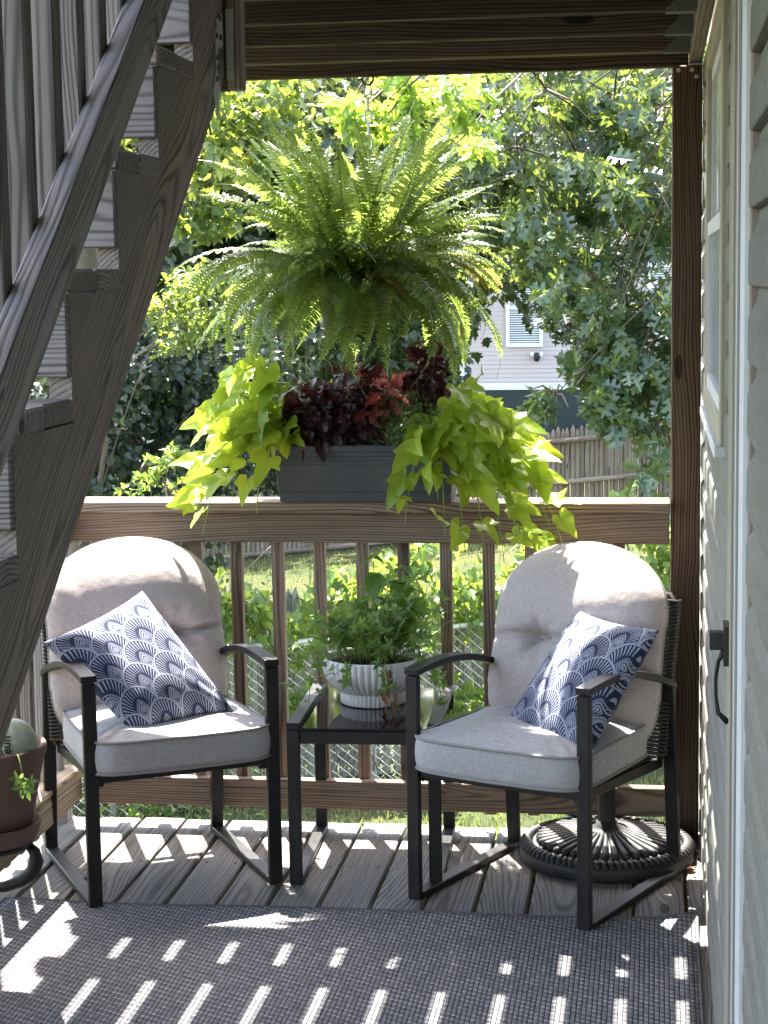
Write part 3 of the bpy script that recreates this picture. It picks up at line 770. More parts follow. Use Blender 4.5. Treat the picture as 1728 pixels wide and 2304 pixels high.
def back_cushion(name, M, label, mat, W=.56, Hc=.575, T=.100, buttons=(-.105, .105), seed=0):
    """round-shouldered cushion: local x across, z up, -y the face"""
    rr = random.Random(seed)
    def hw(v):
        t = v/Hc
        top = .40
        if t > 1-top: q = (t-(1-top))/top; return W/2*max(0, 1-q**2.35)**.5
        if t < .22: q = 1-t/.22; return W/2*(.80+.20*max(0, 1-q**2.2)**.5) if q < 1 else W/2*.8
        return W/2*(1+.012*math.sin(t*9))
    NVv, NU = 96, 84; vc = Hc*.475
    def thick(u, v):
        h = hw(v); t = v/Hc; a = min(1, abs(u)/max(h, 1e-4))
        e = max(0, 1-a**2.8)**.55 * (max(0, 1-(2*t-1)**2.4)**.72 if t > .5 else max(0, 1-(1-2*t)**5)**.55)
        cre = 1-.55*math.exp(-((v-vc+.008*math.sin(u*14))/.011)**2)*(1-.2*a)
        d = T*e*cre
        for b in buttons:
            r = math.hypot(u-b, v-vc); an = math.atan2(v-vc, u-b)
            d -= .052*math.exp(-(r/.036)**2)*e + .020*math.exp(-(r/.085)**2)*e
            d -= .0075*e*math.exp(-(r/.075)**2)*math.cos(an*7+b*40)*min(1, r/.02)
        # puckers near the seam
        d += .0060*math.sin((u*1.3+v*.7)*60+seed)*a**4*e
        d += .004*e*math.sin(u*13+seed)*math.sin(v*11+2)
        return d
    vv = []; idx = {}
    for side in (-1, 1):
        for j in range(NVv+1):
            v = Hc*(.5-.5*math.cos(math.pi*j/NVv)); h = hw(min(v, Hc*.99999))
            for i in range(NU+1):
                u = h*math.sin((i/NU-.5)*math.pi)
                dd = thick(u, v)*(1 if side < 0 else .75)
                vv.append((u, side*dd + (-.012*math.sin(v/Hc*math.pi)), v))
    n0 = (NVv+1)*(NU+1); ff = []
    for s in (0, 1):
        for j in range(NVv):
            for i in range(NU):
                q = (s*n0+j*(NU+1)+i, s*n0+j*(NU+1)+i+1, s*n0+(j+1)*(NU+1)+i+1, s*n0+(j+1)*(NU+1)+i)
                ff.append(q if s == 0 else q[::-1])
    me = mesh(name, vv, ff, mat, True)
    bm = bmesh.new(); bm.from_mesh(me); bmesh.ops.remove_doubles(bm, verts=bm.verts, dist=.0004); bm.to_mesh(me); bm.free()
    me.polygons.foreach_set('use_smooth', [True]*len(me.polygons))
    root = tag(obj(name, me, None, M), label, 'cushion', 'round-shouldered back cushions')
    p = MB(); pts = []
    for j in range(0, 97): v = Hc*(.5-.5*math.cos(math.pi*j/96)); pts.append((hw(min(v, Hc*.99999)), -.012*math.sin(v/Hc*math.pi), v))
    pts = pts + [(-x, y, z) for x, y, z in pts[::-1]]
    p.tube(pts, .004, 6, cap=False); p.build('piping', F_pipe, root, M, smooth=True)
    for b in buttons:
        p = MB(); dd = thick(b, vc)
        p.lathe([(0, .004), (.006, .003), (.008, 0)], 12, Matrix.Translation((b, -dd-.012, vc)) @ Matrix.Rotation(rad(90), 4, 'X'))
        p.build('button', F_pipe, root, M, smooth=True)
    return root

def throw_pillow(name, label, c, mat, T=.085, seed=1, flip=False):
    """c: corners (u,v)=(0,0),(1,0),(1,1),(0,1) in world"""
    c = [Vector(p) for p in c]; nrm = ((c[1]-c[0]).cross(c[3]-c[0])).normalized()
    if nrm.y > 0: nrm = -nrm
    cen = sum(c, Vector())/4
    M = rotto(c[1]-c[0], nrm); M.translation = cen; Mi = M.inverted()
    Nn = 60; vv = []; uv = []; ff = []
    for side in (1, -1):
        for j in range(Nn+1):
            for i in range(Nn+1):
                u = .5-.5*math.cos(math.pi*i/Nn); v = .5-.5*math.cos(math.pi*j/Nn)
                a, b = 2*u-1, 2*v-1
                # sides pull in between the corners
                uu = .5+.5*a*(1-.075*(1-b*b)); v2 = .5+.5*b*(1-.075*(1-a*a))
                p = c[0]*(1-uu)*(1-v2)+c[1]*uu*(1-v2)+c[2]*uu*v2+c[3]*(1-uu)*v2
                e = (max(0, 1-a*a)*max(0, 1-b*b))**.42
                t = T*e*(1+.10*math.sin(a*3+seed)*math.sin(b*2.4+seed*2)) + .006*math.sin(a*6+b*5+seed)*e*abs(a*b)
                # folds running from the corners
                for (ca, cb) in ((-1, -1), (1, -1), (1, 1), (-1, 1)):
                    r = math.hypot(a-ca, b-cb); t += .006*e*math.exp(-(r/.55)**2)*math.sin((a*cb-b*ca)*16)
                vv.append(Mi @ (p+nrm*t*side)); uv.append((u, v))
    n0 = (Nn+1)**2
    for s in (0, 1):
        for j in range(Nn):
            for i in range(Nn):
                q = (s*n0+j*(Nn+1)+i, s*n0+j*(Nn+1)+i+1, s*n0+(j+1)*(Nn+1)+i+1, s*n0+(j+1)*(Nn+1)+i)
                ff.append(q if s == 0 else q[::-1])
    me = mesh(name, vv, ff, mat, True, uv)
    return tag(obj(name, me, None, M), label, 'pillow', 'navy printed throw pillows')

LC, RC = (-1.493, 5.505), (-.315, 5.440)
LR, RR_ = rad(30), rad(-24.5)
ch1 = make_chair(LC, LR, 'black framed armchair beside the staircase, turned toward the right')
ch2 = make_chair(RC, RR_, 'black framed armchair beside the house wall, standing in front of the umbrella base')
M1, M2 = ch1.matrix_basis.copy(), ch2.matrix_basis.copy()
seat_cushion('seat_cushion', M1, 'boxy grey seat cushion on the armchair beside the staircase', F_grey)
seat_cushion('seat_cushion', M2, 'boxy grey seat cushion on the armchair beside the house wall', F_grey)
def backM(M, tilt=12, y=.165, z=.425, twist=0):
    return M @ Matrix.Translation((0, y, z)) @ Matrix.Rotation(rad(-tilt), 4, 'X') @ Matrix.Rotation(rad(twist), 4, 'Y')
back_cushion('back_cushion', backM(M1, 15, .150), 'pinkish beige rounded back cushion on the chair beside the staircase', F_beige, seed=1)
back_cushion('back_cushion', backM(M2, 15, .145), 'pinkish beige rounded back cushion on the chair beside the house wall', F_beige, seed=4)
throw_pillow('throw_pillow', 'navy feather print pillow standing on its corner on the chair beside the staircase',
             [(-1.480, 5.23, .476), (-1.235, 5.46, .498), (-1.532, 5.53, .853), (-1.770, 5.30, .735)], F_print, seed=2, T=.075)
throw_pillow('throw_pillow', 'navy feather print pillow leaning against the right armrest of the chair by the house wall',
             [(-.440, 5.44, .462), (-.185, 5.13, .475), (.010, 5.26, .80), (-.218, 5.56, .80)], F_print, seed=5, T=.070)

# ================================================================== SIDE TABLE
TX, TY = -.853, 5.675
tb = thing('side_table', 'small black side table with a glossy dark glass top between the chairs', 'table', (TX, TY, 0), rad(2))
Mt = tb.matrix_basis.copy()
def TB(name, a, b, w, h, up=(0, 0, 1), mat=M_black, c=.0025):
    a, b = Vector(a), Vector(b); m = rotto(b-a, up); m.translation = (a+b)/2
    return obj(name, box_mesh((b-a).length, w, h, mat, c), tb, Mt @ m)
tw, td, th_ = .225, .285, .468
for s in (-1, 1):
    xs = s*(tw-.018)
    TB('leg', (xs, -td+.01, 0), (xs, -td+.01, th_), .038, .020, (0, 1, 0))
    TB('leg', (xs, td-.01, 0), (xs, td-.01, th_), .038, .020, (0, 1, 0))
    TB('runner', (xs, -td+.0205, .0105), (xs, td-.0205, .0105), .038, .020)
    TB('top_bar', (xs, -td, th_+.0105), (xs, td, th_+.0105), .040, .020)
TB('apron', (-tw+.038, -td+.012, th_-.022), (tw-.038, -td+.012, th_-.022), .018, .040)
TB('apron', (-tw+.038, td-.012, th_-.022), (tw-.038, td-.012, th_-.022), .018, .040)
n = N('black_table_glass'); M_tglass = n.done(n.bsdf((.006, .007, .009), .035, 0, .9))
box_ = MB(); box_.box((-tw+.039, -td+.001, th_+.0005), (tw-.039, td-.001, th_+.006))
box_.build('glass_top', M_tglass, tb, Mt)
# fluted bowl on the table
BX, BY, BZ = -.865, 5.745, th_+.0075
n = N('white_glazed_ceramic'); oc = n.coord(); sp = n.noise(oc, 25, 3)
M_bowl = n.done(n.bsdf(n.mix(sp, (.74, .73, .75), (.82, .81, .83)), .42, 0, .5))
bowl = thing('ribbed_bowl', 'white fluted ceramic bowl on a ribbed foot, holding herbs on the side table', 'planter', (BX, BY, BZ))
def fluted(prof, nf, depth, n_=450):
    v, f = [], []
    for (r, z, k) in prof:
        for q in range(n_):
            a = 2*math.pi*q/n_; rr = r - depth*k*(1-abs(math.cos(a*nf/2))**.8)
            v.append((rr*math.cos(a), rr*math.sin(a), z))
    f = [(i*n_+q, i*n_+(q+1) % n_, (i+1)*n_+(q+1) % n_, (i+1)*n_+q) for i in range(len(prof)-1) for q in range(n_)]
    return v, f
mb = MB(); mb.add(*fluted([(.098, .036, .6), (.112, .044, 1), (.134, .062, 1), (.149, .085, 1), (.155, .108, 1), (.156, .125, .9), (.156, .140, .3), (.155, .145, 0), (.150, .146, 0), (.146, .140, 0), (.144, .11, 0), (.12, .06, 0), (0, .05, 0)], 45, .0105, 450))
mb.build('body', M_bowl, bowl, Matrix.Translation((BX, BY, BZ)), smooth=True)
mb = MB(); mb.add(*fluted([(0, .001, 0), (.098, .001, 0), (.101, .003, .5), (.1015, .02, 1), (.100, .036, .8), (.09, .042, 0)], 45, .0075, 450))
mb.build('foot', M_bowl, bowl, Matrix.Translation((BX, BY, BZ)), smooth=True)
mb = MB(); mb.lathe([(.144, .122), (.10, .132), (.05, .137), (0, .138)], 40)
mb.build('soil', M_soil, bowl, Matrix.Translation((BX, BY, BZ)), smooth=True)

# ================================================================== UMBRELLA BASE
UX, UY = -.146, 5.735
ub = thing('umbrella_base', 'round black umbrella base with fan ribs and a rope rim, near the corner post', 'umbrella base', (UX, UY, 0))
Mu = Matrix.Translation((UX, UY, 0))
mb = MB(); mb.lathe([(0, .002), (.258, .002), (.266, .010), (.266, .040), (.258, .050), (.235, .052), (.20, .056), (.12, .072), (.06, .092), (.034, .105), (.032, .12), (0, .12)], 96)
mb.build('disc', M_iron, ub, Mu, smooth=True)
mr = MB()
for k in range(1):
    a = 0; mr.tube([(.062, 0, .096), (.10, 0, .086), (.15, 0, .0745), (.188, 0, .067), (.208, 0, .063), (.212, 0, .056)], [.0035, .0065, .0095, .0115, .012, .006], 8)
rib_me = mesh('rib', mr.v, mr.f, M_iron, True)
for k in range(40): obj('rib', rib_me, ub, Mu @ Matrix.Rotation(2*math.pi*k/40, 4, 'Z'))
mr = MB()
for k in range(78):
    a = 2*math.pi*k/78; d = .040
    mr.tube([(.229*math.cos(a), .229*math.sin(a), .050), (.240*math.cos(a+d*.4), .240*math.sin(a+d*.4), .0585), (.253*math.cos(a+d), .253*math.sin(a+d), .056), (.2655*math.cos(a+d*1.5), .2655*math.sin(a+d*1.5), .043)], [.006, .0082, .0085, .006], 6)
tag(mr.build('rope_rim', M_iron, ub, Mu, smooth=True), kind='stuff')
mb = MB(); mb.lathe([(.030, .10), (.0265, .13), (.0255, .36), (.028, .362), (.028, .385), (.019, .386), (.019, .2)], 24)
mb.build('pole_socket', M_iron, ub, Mu, smooth=True)

# ================================================================== TERRACOTTA POT at the left edge
PX_, PY_ = -1.672, 4.50
pot = thing('terracotta_pot', 'brown terracotta pot with a lip and saucer on a black stand by the stairs', 'pot', (PX_, PY_, .40))
Mp = Matrix.Translation((PX_, PY_, 0))
mb = MB(); mb.lathe([(0, .405), (.108, .405), (.114, .41), (.150, .585), (.152, .60), (.156, .602), (.159, .61), (.159, .628), (.156, .632), (.148, .631), (.146, .62), (.144, .60), (.13, .56)], 64)
mb.build('body', M_terra, pot, Mp, smooth=True)
mb = MB(); mb.lathe([(0, .385), (.118, .385), (.128, .392), (.141, .432), (.139, .436), (.134, .434), (.124, .403), (0, .399)], 64)
mb.build('saucer', M_terra, pot, Mp, smooth=True)
mb = MB(); mb.lathe([(.146, .600), (.08, .606), (0, .608)], 32); mb.build('soil', M_soil, pot, Mp)
sta = thing('plant_stand', 'black metal plant stand with curved feet under the terracotta pot', 'plant stand', (PX_, PY_, 0))
mb = MB(); ringp = [(.112*math.cos(a*math.pi/16), .112*math.sin(a*math.pi/16), .377) for a in range(33)]
mb.tube(ringp, .0075, 8, cap=False); mb.build('ring', M_black, sta, Mp, smooth=True)
for an in (0, 140, 185, 230):
    a = rad(an); ca, sa = math.cos(a), math.sin(a); mb = MB()
    if an == 0: pr = ((.112, .372), (.126, .358), (.130, .335), (.120, .305), (.09, .28), (.05, .265), (.0, .258))
    else: pr = ((.112, .372), (.122, .355), (.118, .30), (.105, .22), (.10, .12), (.12, .02), (.125, .0))
    mb.tube([(ca*r, sa*r, z) for r, z in pr], [.012, .016, .019, .020, .018, .015, .012][:len(pr)] if an == 0 else .010, 8)
    mb.build('leg', M_black, sta, Mp, smooth=True)
# smooth pale green stone standing in the pot, hand lettered
n = N('pale_green_river_stone'); oc = n.coord(); a = n.noise(oc, 14, 4, .6); b = n.noise(oc, 45, 3, .6)
cc = n.mix(a, (.20, .24, .14), (.42, .46, .36)); cc = n.mix(n.ramp(b, [(.5, (0, 0, 0)), (.75, (1, 1, 1))]), cc, (.5, .52, .46))
M_stone = n.done(n.bsdf(cc, .6, 0, .4, n.bump(b, .3, .002)))
Ms = Matrix.Translation((PX_+.105, PY_-.03, .650)) @ Matrix.Rotation(rad(-14), 4, 'Y')
bm = bmesh.new(); bmesh.ops.create_icosphere(bm, subdivisions=4, radius=1)
for vx in bm.verts:
    vx.co.x *= .046; vx.co.y *= .038; vx.co.z *= .056
    vx.co *= 1+.03*math.sin(vx.co.x*60+vx.co.z*40)
me = bpy.data.meshes.new('stone'); bm.to_mesh(me); bm.free(); me.materials.append(M_stone)
me.polygons.foreach_set('use_smooth', [True]*len(me.polygons))
stone = tag(obj('painted_stone', me, None, Ms), 'pale green egg-shaped stone with dark hand lettering, standing in the terracotta pot', 'stone')
cu = bpy.data.curves.new('lettering', 'FONT'); cu.body = 'eun'; cu.size = .032; cu.extrude = .0006; cu.align_x = 'CENTER'; cu.offset = .0006
cu.materials.append(plain('black_ink', (.01, .012, .008), .6))
lt_ = bpy.data.objects.new('tmp', cu); col.objects.link(lt_); bpy.context.view_layer.update()
lme = bpy.data.meshes.new_from_object(lt_.evaluated_get(bpy.context.evaluated_depsgraph_get())); bpy.data.objects.remove(lt_)
obj('lettering', lme, stone, Ms @ Matrix.Translation((-.008, -.0375, .0)) @ Matrix.Rotation(rad(90), 4, 'X') @ Matrix.Rotation(rad(75), 4, 'Z'))
# ================================================================== LEAF SHAPES
def polar_leaf(name, rf, mat, na=30, nr=5, zf=None, seed=0):
    v = [(0, 0, 0)]; uv = [(.5, .5)]
    for j in range(1, nr+1):
        s = (j/nr)**.85
        for k in range(na):
            a = 2*math.pi*k/na; r = rf(a)*s; x, y = r*math.cos(a), r*math.sin(a)
            v.append((x, y, zf(x, y, s, a) if zf else 0)); uv.append((.5+x*.5, .5+y*.5))
    f = [(0, 1+k, 1+(k+1) % na) for k in range(na)]
    for j in range(nr-1):
        b, c = 1+j*na, 1+(j+1)*na
        f += [(b+k, c+k, c+(k+1) % na, b+(k+1) % na) for k in range(na)]
    return mesh(name, v, f, mat, True, uv)
def wrap(a): return abs((a+math.pi) % (2*math.pi)-math.pi)
def heart_r(a, lobe=0.0):
    a = wrap(a)
    pts = [(0, 1.0), (.12, .86), (.35, .63), (.7, .50), (1.1, .46), (1.6, .44), (2.1, .47), (2.5, .46), (2.85, .36), (3.05, .15), (math.pi, .06)]
    for (a0, r0), (a1, r1) in zip(pts, pts[1:]):
        if a0 <= a <= a1: r = r0+(r1-r0)*(a-a0)/(a1-a0); break
    if lobe: r *= 1+lobe*(math.exp(-((a-1.05)/.16)**2)*.75-math.exp(-((a-.62)/.2)**2)*.45)
    return r
def leaf_set(name, mat, n_, rfs, droop=.35, fold=.25, wav=.04, na=36, nr=5, seed=0):
    out = []; rr = random.Random(seed)
    for i in range(n_):
        d = droop*rr.uniform(.3, 1.5); fo = fold*rr.uniform(.2, 1.4); p = rr.uniform(0, 6); w = wav*rr.uniform(.5, 1.6); tw = rr.uniform(-.25, .25)
        rf = rfs[i % len(rfs)]
        zf = lambda x, y, s, a, d=d, fo=fo, p=p, w=w, tw=tw: fo*abs(y) - d*x*abs(x) + w*s*s*math.sin(a*5+p) + tw*x*y - .12*d*y*y
        out.append(polar_leaf(name, rf, mat, na, nr, zf))
    return out
def orient(pos, tip, normal, s):
    m = rotto(tip, normal); m = m @ Matrix.Diagonal((s, s, s, 1)); m.translation = Vector(pos); return m
L_lime = leafmat('lime_sweet_potato_leaf', [(.11, .19, .020), (.24, .33, .03), (.17, .26, .025), (.34, .43, .05)], (.78, .88, .07), tf=.40, rough=.38, veins=True, per='obj')
potato = leaf_set('potato_leaf', L_lime, 9, [lambda a: heart_r(a, 0), lambda a: heart_r(a, .25), lambda a: heart_r(a, .6)], seed=3)
def bez(p0, p1, p2, p3, n_=14):
    o = []
    for k in range(n_+1):
        t = k/n_; o.append(p0*(1-t)**3+p1*3*t*(1-t)**2+p2*3*t*t*(1-t)+p3*t**3)
    return o
def vine(name, label, roots, stems, seed, smin=.055, smax=.085):
    """stems: (root, bend1, bend2, end, n leaves)"""
    rr = random.Random(seed); c0 = Vector(roots)
    t = thing(name, label, 'plant', tuple(c0), group='lime sweet potato vines trailing from the planter')
    sm = MB()
    for st_ in stems:
        p = [Vector(q) for q in st_[:4]]; nl = st_[4]
        path = bez(*p, 18)
        sm.tube(path, [.0032-.0018*k/18 for k in range(19)], 6)
        for k in range(nl):
            q = (k+.4+rr.uniform(-.3, .3))/nl; q = max(.06, min(.999, q)) ; fi = q*17.99; b0 = path[int(fi)].lerp(path[int(fi)+1], fi-int(fi))
            out = (b0-c0); out.z = 0; out = out.normalized() if out.length > .01 else Vector((0, -1, 0))
            pd = (Vector((rr.uniform(-1, 1), rr.uniform(-1.0, .5), rr.uniform(-.1, .9)))+out*.5).normalized()
            pl = rr.uniform(.02, .06); e = b0+pd*pl
            sm.tube([b0, b0+pd*pl*.5+Vector((0, 0, .004)), e], .0014, 5)
            tip = (out*rr.uniform(.5, 1.2)+Vector((rr.uniform(-.5, .5), rr.uniform(-.6, .2), rr.uniform(-.9, .05)))).normalized()
            nrm = Vector((rr.uniform(-.5, .5)+out.x*.35, rr.uniform(-1.2, -.35), rr.uniform(.05, .9))).normalized()
            s = rr.uniform(smin, smax)*(1-.25*max(0, q-.8)/.2)
            obj('leaf', rr.choice(potato), t, orient(e, tip, nrm, s))
    sm.build('stems', M_stem, t, smooth=True)
    return t

# ================================================================== PLANTER BOX
pb = thing('planter_box', 'long charcoal plastic planter box standing on the railing cap', 'planter', (-.905, 5.955, 1.082))
px0, px1, py0, py1, pz0, pz1 = -1.185, -.620, 5.865, 6.045, 1.0825, 1.262
def tapered(lo, hi, tx, z0, z1):
    a = [(px0+lo, py0+lo, z0), (px1-lo, py0+lo, z0), (px1-lo, py1-lo, z0), (px0+lo, py1-lo, z0)]
    return a
mb = MB()
def ringv(z, ins): return [(px0+ins, py0+ins, z), (px1-ins, py0+ins, z), (px1-ins, py1-ins, z), (px0+ins, py1-ins, z)]
prof = [(pz0, .014), (pz0+.002, .012), (pz0+.030, .0105), (pz0+.032, .0085), (pz1-.062, .002), (pz1-.060, .0045), (pz1-.058, .002), (pz1-.050, .0015), (pz1-.048, .004), (pz1-.046, .0015), (pz1-.038, .001), (pz1-.036, .0038), (pz1-.034, .001), (pz1-.022, 0), (pz1-.021, -.006), (pz1-.004, -.008), (pz1, -.005), (pz1, .004), (pz1-.05, .006)]
v = []; f = []
for z, ins in prof: v += ringv(z, ins)
for i in range(len(prof)-1):
    for k in range(4): f.append((i*4+k, i*4+(k+1) % 4, i*4+4+(k+1) % 4, i*4+4+k))
f.append((3, 2, 1, 0)); mb.add(v, f)
bx = mb.build('box', M_plant, pb); bv = bx.modifiers.new('b', 'BEVEL'); bv.width = .004; bv.segments = 2; bv.limit_method = 'ANGLE'; bv.angle_limit = rad(60)
mb = MB(); mb.box((px0+.008, py0+.008, pz1-.06), (px1-.008, py1-.008, pz1-.022)); mb.build('soil', M_soil, pb)

# left cascade
rl = (-1.165, 5.94, 1.26)
stL = []
rr = random.Random(5)
for (ex, ey, ez, nl, hb) in ((-1.44, 5.86, 1.03, 8, .17), (-1.37, 5.76, 1.14, 7, .16), (-1.41, 5.92, 1.28, 7, .2), (-1.38, 5.82, 1.36, 6, .2), (-1.28, 5.80, 1.46, 6, .16), (-1.40, 5.78, .99, 9, .12),
                             (-1.30, 5.76, 1.10, 8, .12), (-1.24, 5.78, 1.22, 8, .14), (-1.20, 5.90, 1.50, 6, .1), (-1.33, 5.98, 1.42, 6, .16), (-1.34, 5.76, 1.22, 8, .16), (-1.22, 5.74, 1.06, 6, .08)):
    ex += .0; a = Vector((rl[0]+rr.uniform(-.03, .03), rl[1]+rr.uniform(-.05, .04), rl[2])); e = Vector((ex, ey, ez))
    stL.append((a, a+Vector(((ex-a.x)*.3, (ey-a.y)*.3, hb)), Vector((ex*.75+a.x*.25, ey, max(ez, a.z)+hb*.5)), e, nl))
vine('sweet_potato_vine', 'lime green heart-leaved vine spilling over the staircase end of the charcoal planter', rl, stL, 21, .075, .108)
rp = (-.67, 5.94, 1.27); stR = []
for (ex, ey, ez, nl, hb) in ((-.36, 5.80, 1.16, 8, .14), (-.30, 5.79, .985, 10, .10), (-.38, 5.82, .93, 9, .06), (-.48, 5.80, .925, 8, .05), (-.60, 5.79, .97, 7, .05), (-.78, 5.76, 1.05, 7, .05), (-.50, 5.82, 1.32, 7, .10),
                             (-.42, 5.88, 1.24, 8, .12), (-.58, 5.88, 1.42, 7, .09), (-.45, 5.78, 1.06, 9, .10), (-.55, 5.77, 1.08, 8, .07), (-.68, 5.78, 1.12, 6, .05), (-.34, 5.79, 1.04, 8, .08), (-.42, 5.80, .96, 9, .07), (-.54, 5.80, .945, 8, .05), (-.66, 5.79, 1.00, 7, .05), (-.44, 5.80, 1.00, 8, .08)):
    ex += .02; ez -= .02; a = Vector((rp[0]+rr.uniform(-.03, .04), rp[1]+rr.uniform(-.05, .04), rp[2])); e = Vector((ex, ey, ez))
    stR.append((a, a+Vector(((ex-a.x)*.3, (ey-a.y)*.3, hb)), Vector((ex*.75+a.x*.25, ey, max(ez, a.z)+hb*.5)), e, nl))
vine('sweet_potato_vine', 'lime green vine trailing down the railing from the planter end nearer the house wall', rp, stR, 33, .078, .112)

# coleus: ruffled dark purple leaves, some red
L_col = leafmat('dark_purple_coleus_leaf', [(.014, .008, .011), (.034, .011, .016), (.022, .012, .010), (.045, .015, .018)], (.20, .025, .035), tf=.28, rough=.45, per='obj')
L_red = leafmat('red_coleus_leaf', [(.22, .04, .04), (.40, .11, .10), (.12, .03, .03)], (1, .24, .20), tf=.55, rough=.45, per='obj')
ser = lambda a: (.62-.34*(wrap(a)/math.pi)**.8+.38*math.exp(-(wrap(a)/.5)**2))*(1+.10*math.sin(wrap(a)*22))
cole = leaf_set('coleus_leaf', L_col, 6, [ser], droop=.5, fold=.3, wav=.14, na=48, nr=4, seed=8)
colr = leaf_set('red_leaf', L_red, 4, [ser], droop=.4, fold=.3, wav=.12, na=40, nr=4, seed=9)
def bushy(name, label, cen, rad3, nl, meshes, smin, smax, seed, cat='plant', group=None, stem=M_dstem, up_=.2, base=None):
    rr = random.Random(seed); t = thing(name, label, cat, base or (cen[0], cen[1], 1.25), group=group); sm = MB(); b0 = Vector(base or (cen[0], cen[1], 1.25))
    for k in range(nl):
        while True:
            d = Vector((rr.uniform(-1, 1), rr.uniform(-1, 1), rr.uniform(-1, 1)))
            if d.length < 1: break
        d = d*(.55+.45*d.length)
        p = Vector((cen[0]+d.x*rad3[0], cen[1]+d.y*rad3[1], cen[2]+d.z*rad3[2]))
        out = (p-Vector(cen)); out.normalize()
        tip = (out+Vector((rr.uniform(-.7, .7), rr.uniform(-.7, .3), rr.uniform(-.8, .3)))).normalized()
        nrm = (Vector((rr.uniform(-.6, .6), rr.uniform(-1, .1), rr.uniform(.0, 1.0)+up_))).normalized()
        obj('leaf', rr.choice(meshes), t, orient(p, tip, nrm, rr.uniform(smin, smax)))
        if k % 3 == 0: sm.tube([b0+Vector(((p.x-b0.x)*.35, (p.y-b0.y)*.3, 0)), (b0+p)/2+Vector(((p.x-b0.x)*.2, 0, .01)), p], .0016, 5)
    sm.build('stems', stem, t, smooth=True); return t
bushy('coleus', 'blackish purple ruffled plant filling the planter next to the staircase-side vine', (-1.07, 5.93, 1.345), (.12, .10, .105), 120, cole, .040, .066, 4, base=(-1.07, 5.95, 1.25))
bushy('coleus', 'blackish purple ruffled plant in the middle of the planter under the fern', (-.955, 5.95, 1.37), (.12, .09, .15), 125, cole, .038, .062, 6, base=(-.96, 5.95, 1.25))
bushy('red_coleus', 'red and pink sunlit leaves glowing in the middle of the planter', (-.885, 5.94, 1.415), (.09, .07, .10), 46, colr, .028, .048, 7, base=(-.89, 5.95, 1.25))
bushy('coleus', 'tall dark maroon leaves rising at the wall end of the planter, with house siding behind', (-.715, 5.98, 1.47), (.075, .06, .095), 70, cole, .032, .055, 12, base=(-.73, 5.96, 1.25))
# fine green filler
L_fine = leafmat('fine_dark_green_leaf', [(.02, .045, .018), (.05, .09, .03), (.03, .06, .02)], (.30, .50, .10), tf=.35, rough=.5)
def leaf_cloud(name, P, T, Nn, S, tv, tf, mat, parent=None, kind=None):
    """many copies of one little leaf (tv verts, tf faces) merged: P points, T tips, Nn normals, S sizes"""
    P, T, Nn, S = map(np.asarray, (P, T, Nn, S)); tv = np.asarray(tv, float)
    T = T/np.linalg.norm(T, axis=1, keepdims=True); Nn = Nn-T*(Nn*T).sum(1, keepdims=True); Nn /= np.linalg.norm(Nn, axis=1, keepdims=True)+1e-9
    B = np.cross(Nn, T)
    V = P[:, None]+S[:, None, None]*(tv[None, :, 0, None]*T[:, None]+tv[None, :, 1, None]*B[:, None]+tv[None, :, 2, None]*Nn[:, None])
    n_, m = V.shape[:2]; V = V.reshape(-1, 3)
    lt = np.array([len(q) for q in tf]); fi = np.array([i for q in tf for i in q])
    LI = (fi[None]+(np.arange(n_)*m)[:, None]).ravel(); LT = np.tile(lt, n_); LS = np.concatenate([[0], np.cumsum(LT)[:-1]])
    me = bpy.data.meshes.new(name); me.vertices.add(len(V)); me.vertices.foreach_set('co', V.ravel())
    me.loops.add(len(LI)); me.loops.foreach_set('vertex_index', LI.astype(np.int32)); me.polygons.add(len(LT))
    me.polygons.foreach_set('loop_start', LS.astype(np.int32)); me.polygons.foreach_set('loop_total', LT.astype(np.int32))
    me.update(calc_edges=True); me.validate(); me.materials.append(mat)
    o = obj(name, me, parent)
    if kind: o['kind'] = kind
    return o
def halfleaf(pts, fold=.18, bend=0):
    """outline pts (x, y>=0) from base to tip -> two folded halves"""
    n_ = len(pts); v = [(x, y, fold*y-bend*x*x) for x, y in pts]+[(x, -y, fold*y-bend*x*x) for x, y in pts[1:-1]]
    a = tuple(range(n_)); b = (0,)+tuple(range(n_, n_+n_-2))+(n_-1,)
    return v, [a[::-1], b]
SIMPLE = halfleaf([(0, 0), (.25, .2), (.6, .22), (1, 0)], .3)
OVATE = halfleaf([(0, 0), (.12, .22), (.4, .33), (.7, .24), (1, 0)], .25, .2)
OAK = halfleaf([(0, 0), (.08, .015), (.10, .06), (.13, .20), (.20, .22), (.24, .07), (.34, .09), (.40, .34), (.47, .40), (.49, .31), (.56, .35), (.53, .10), (.62, .09), (.70, .26), (.78, .31), (.78, .20), (.84, .19), (.80, .07), (.88, .05), (1, 0)], .22, .25)
MAPLE = halfleaf([(0, 0), (.02, .30), (.10, .22), (.22, .50), (.36, .30), (.42, .42), (.58, .44), (.60, .22), (.78, .16), (1, 0)], .2, .2)
IVY = halfleaf([(0, 0), (-.12, .20), (-.05, .40), (.12, .44), (.40, .50), (.45, .28), (.75, .18), (1, 0)], .25, .3)
def rndv(n_, lo=(-1, -1, -1), hi=(1, 1, 1)): return NR.uniform(lo, hi, (n_, 3))
k = 900
fp = thing('filler_plant', 'fine dark green filler with tiny leaves at the wall end of the planter', 'plant', (-.76, 5.95, 1.25))
d = NR.normal(0, 1, (k, 3)); d /= np.linalg.norm(d, axis=1, keepdims=True); d *= NR.uniform(.3, 1, (k, 1))
leaf_cloud('foliage', np.array((-.775, 5.93, 1.335))+d*(.115, .09, .095), d+rndv(k)*.6, rndv(k)+(0, -.3, .6), NR.uniform(.010, .020, k), *SIMPLE, L_fine, fp, 'stuff')
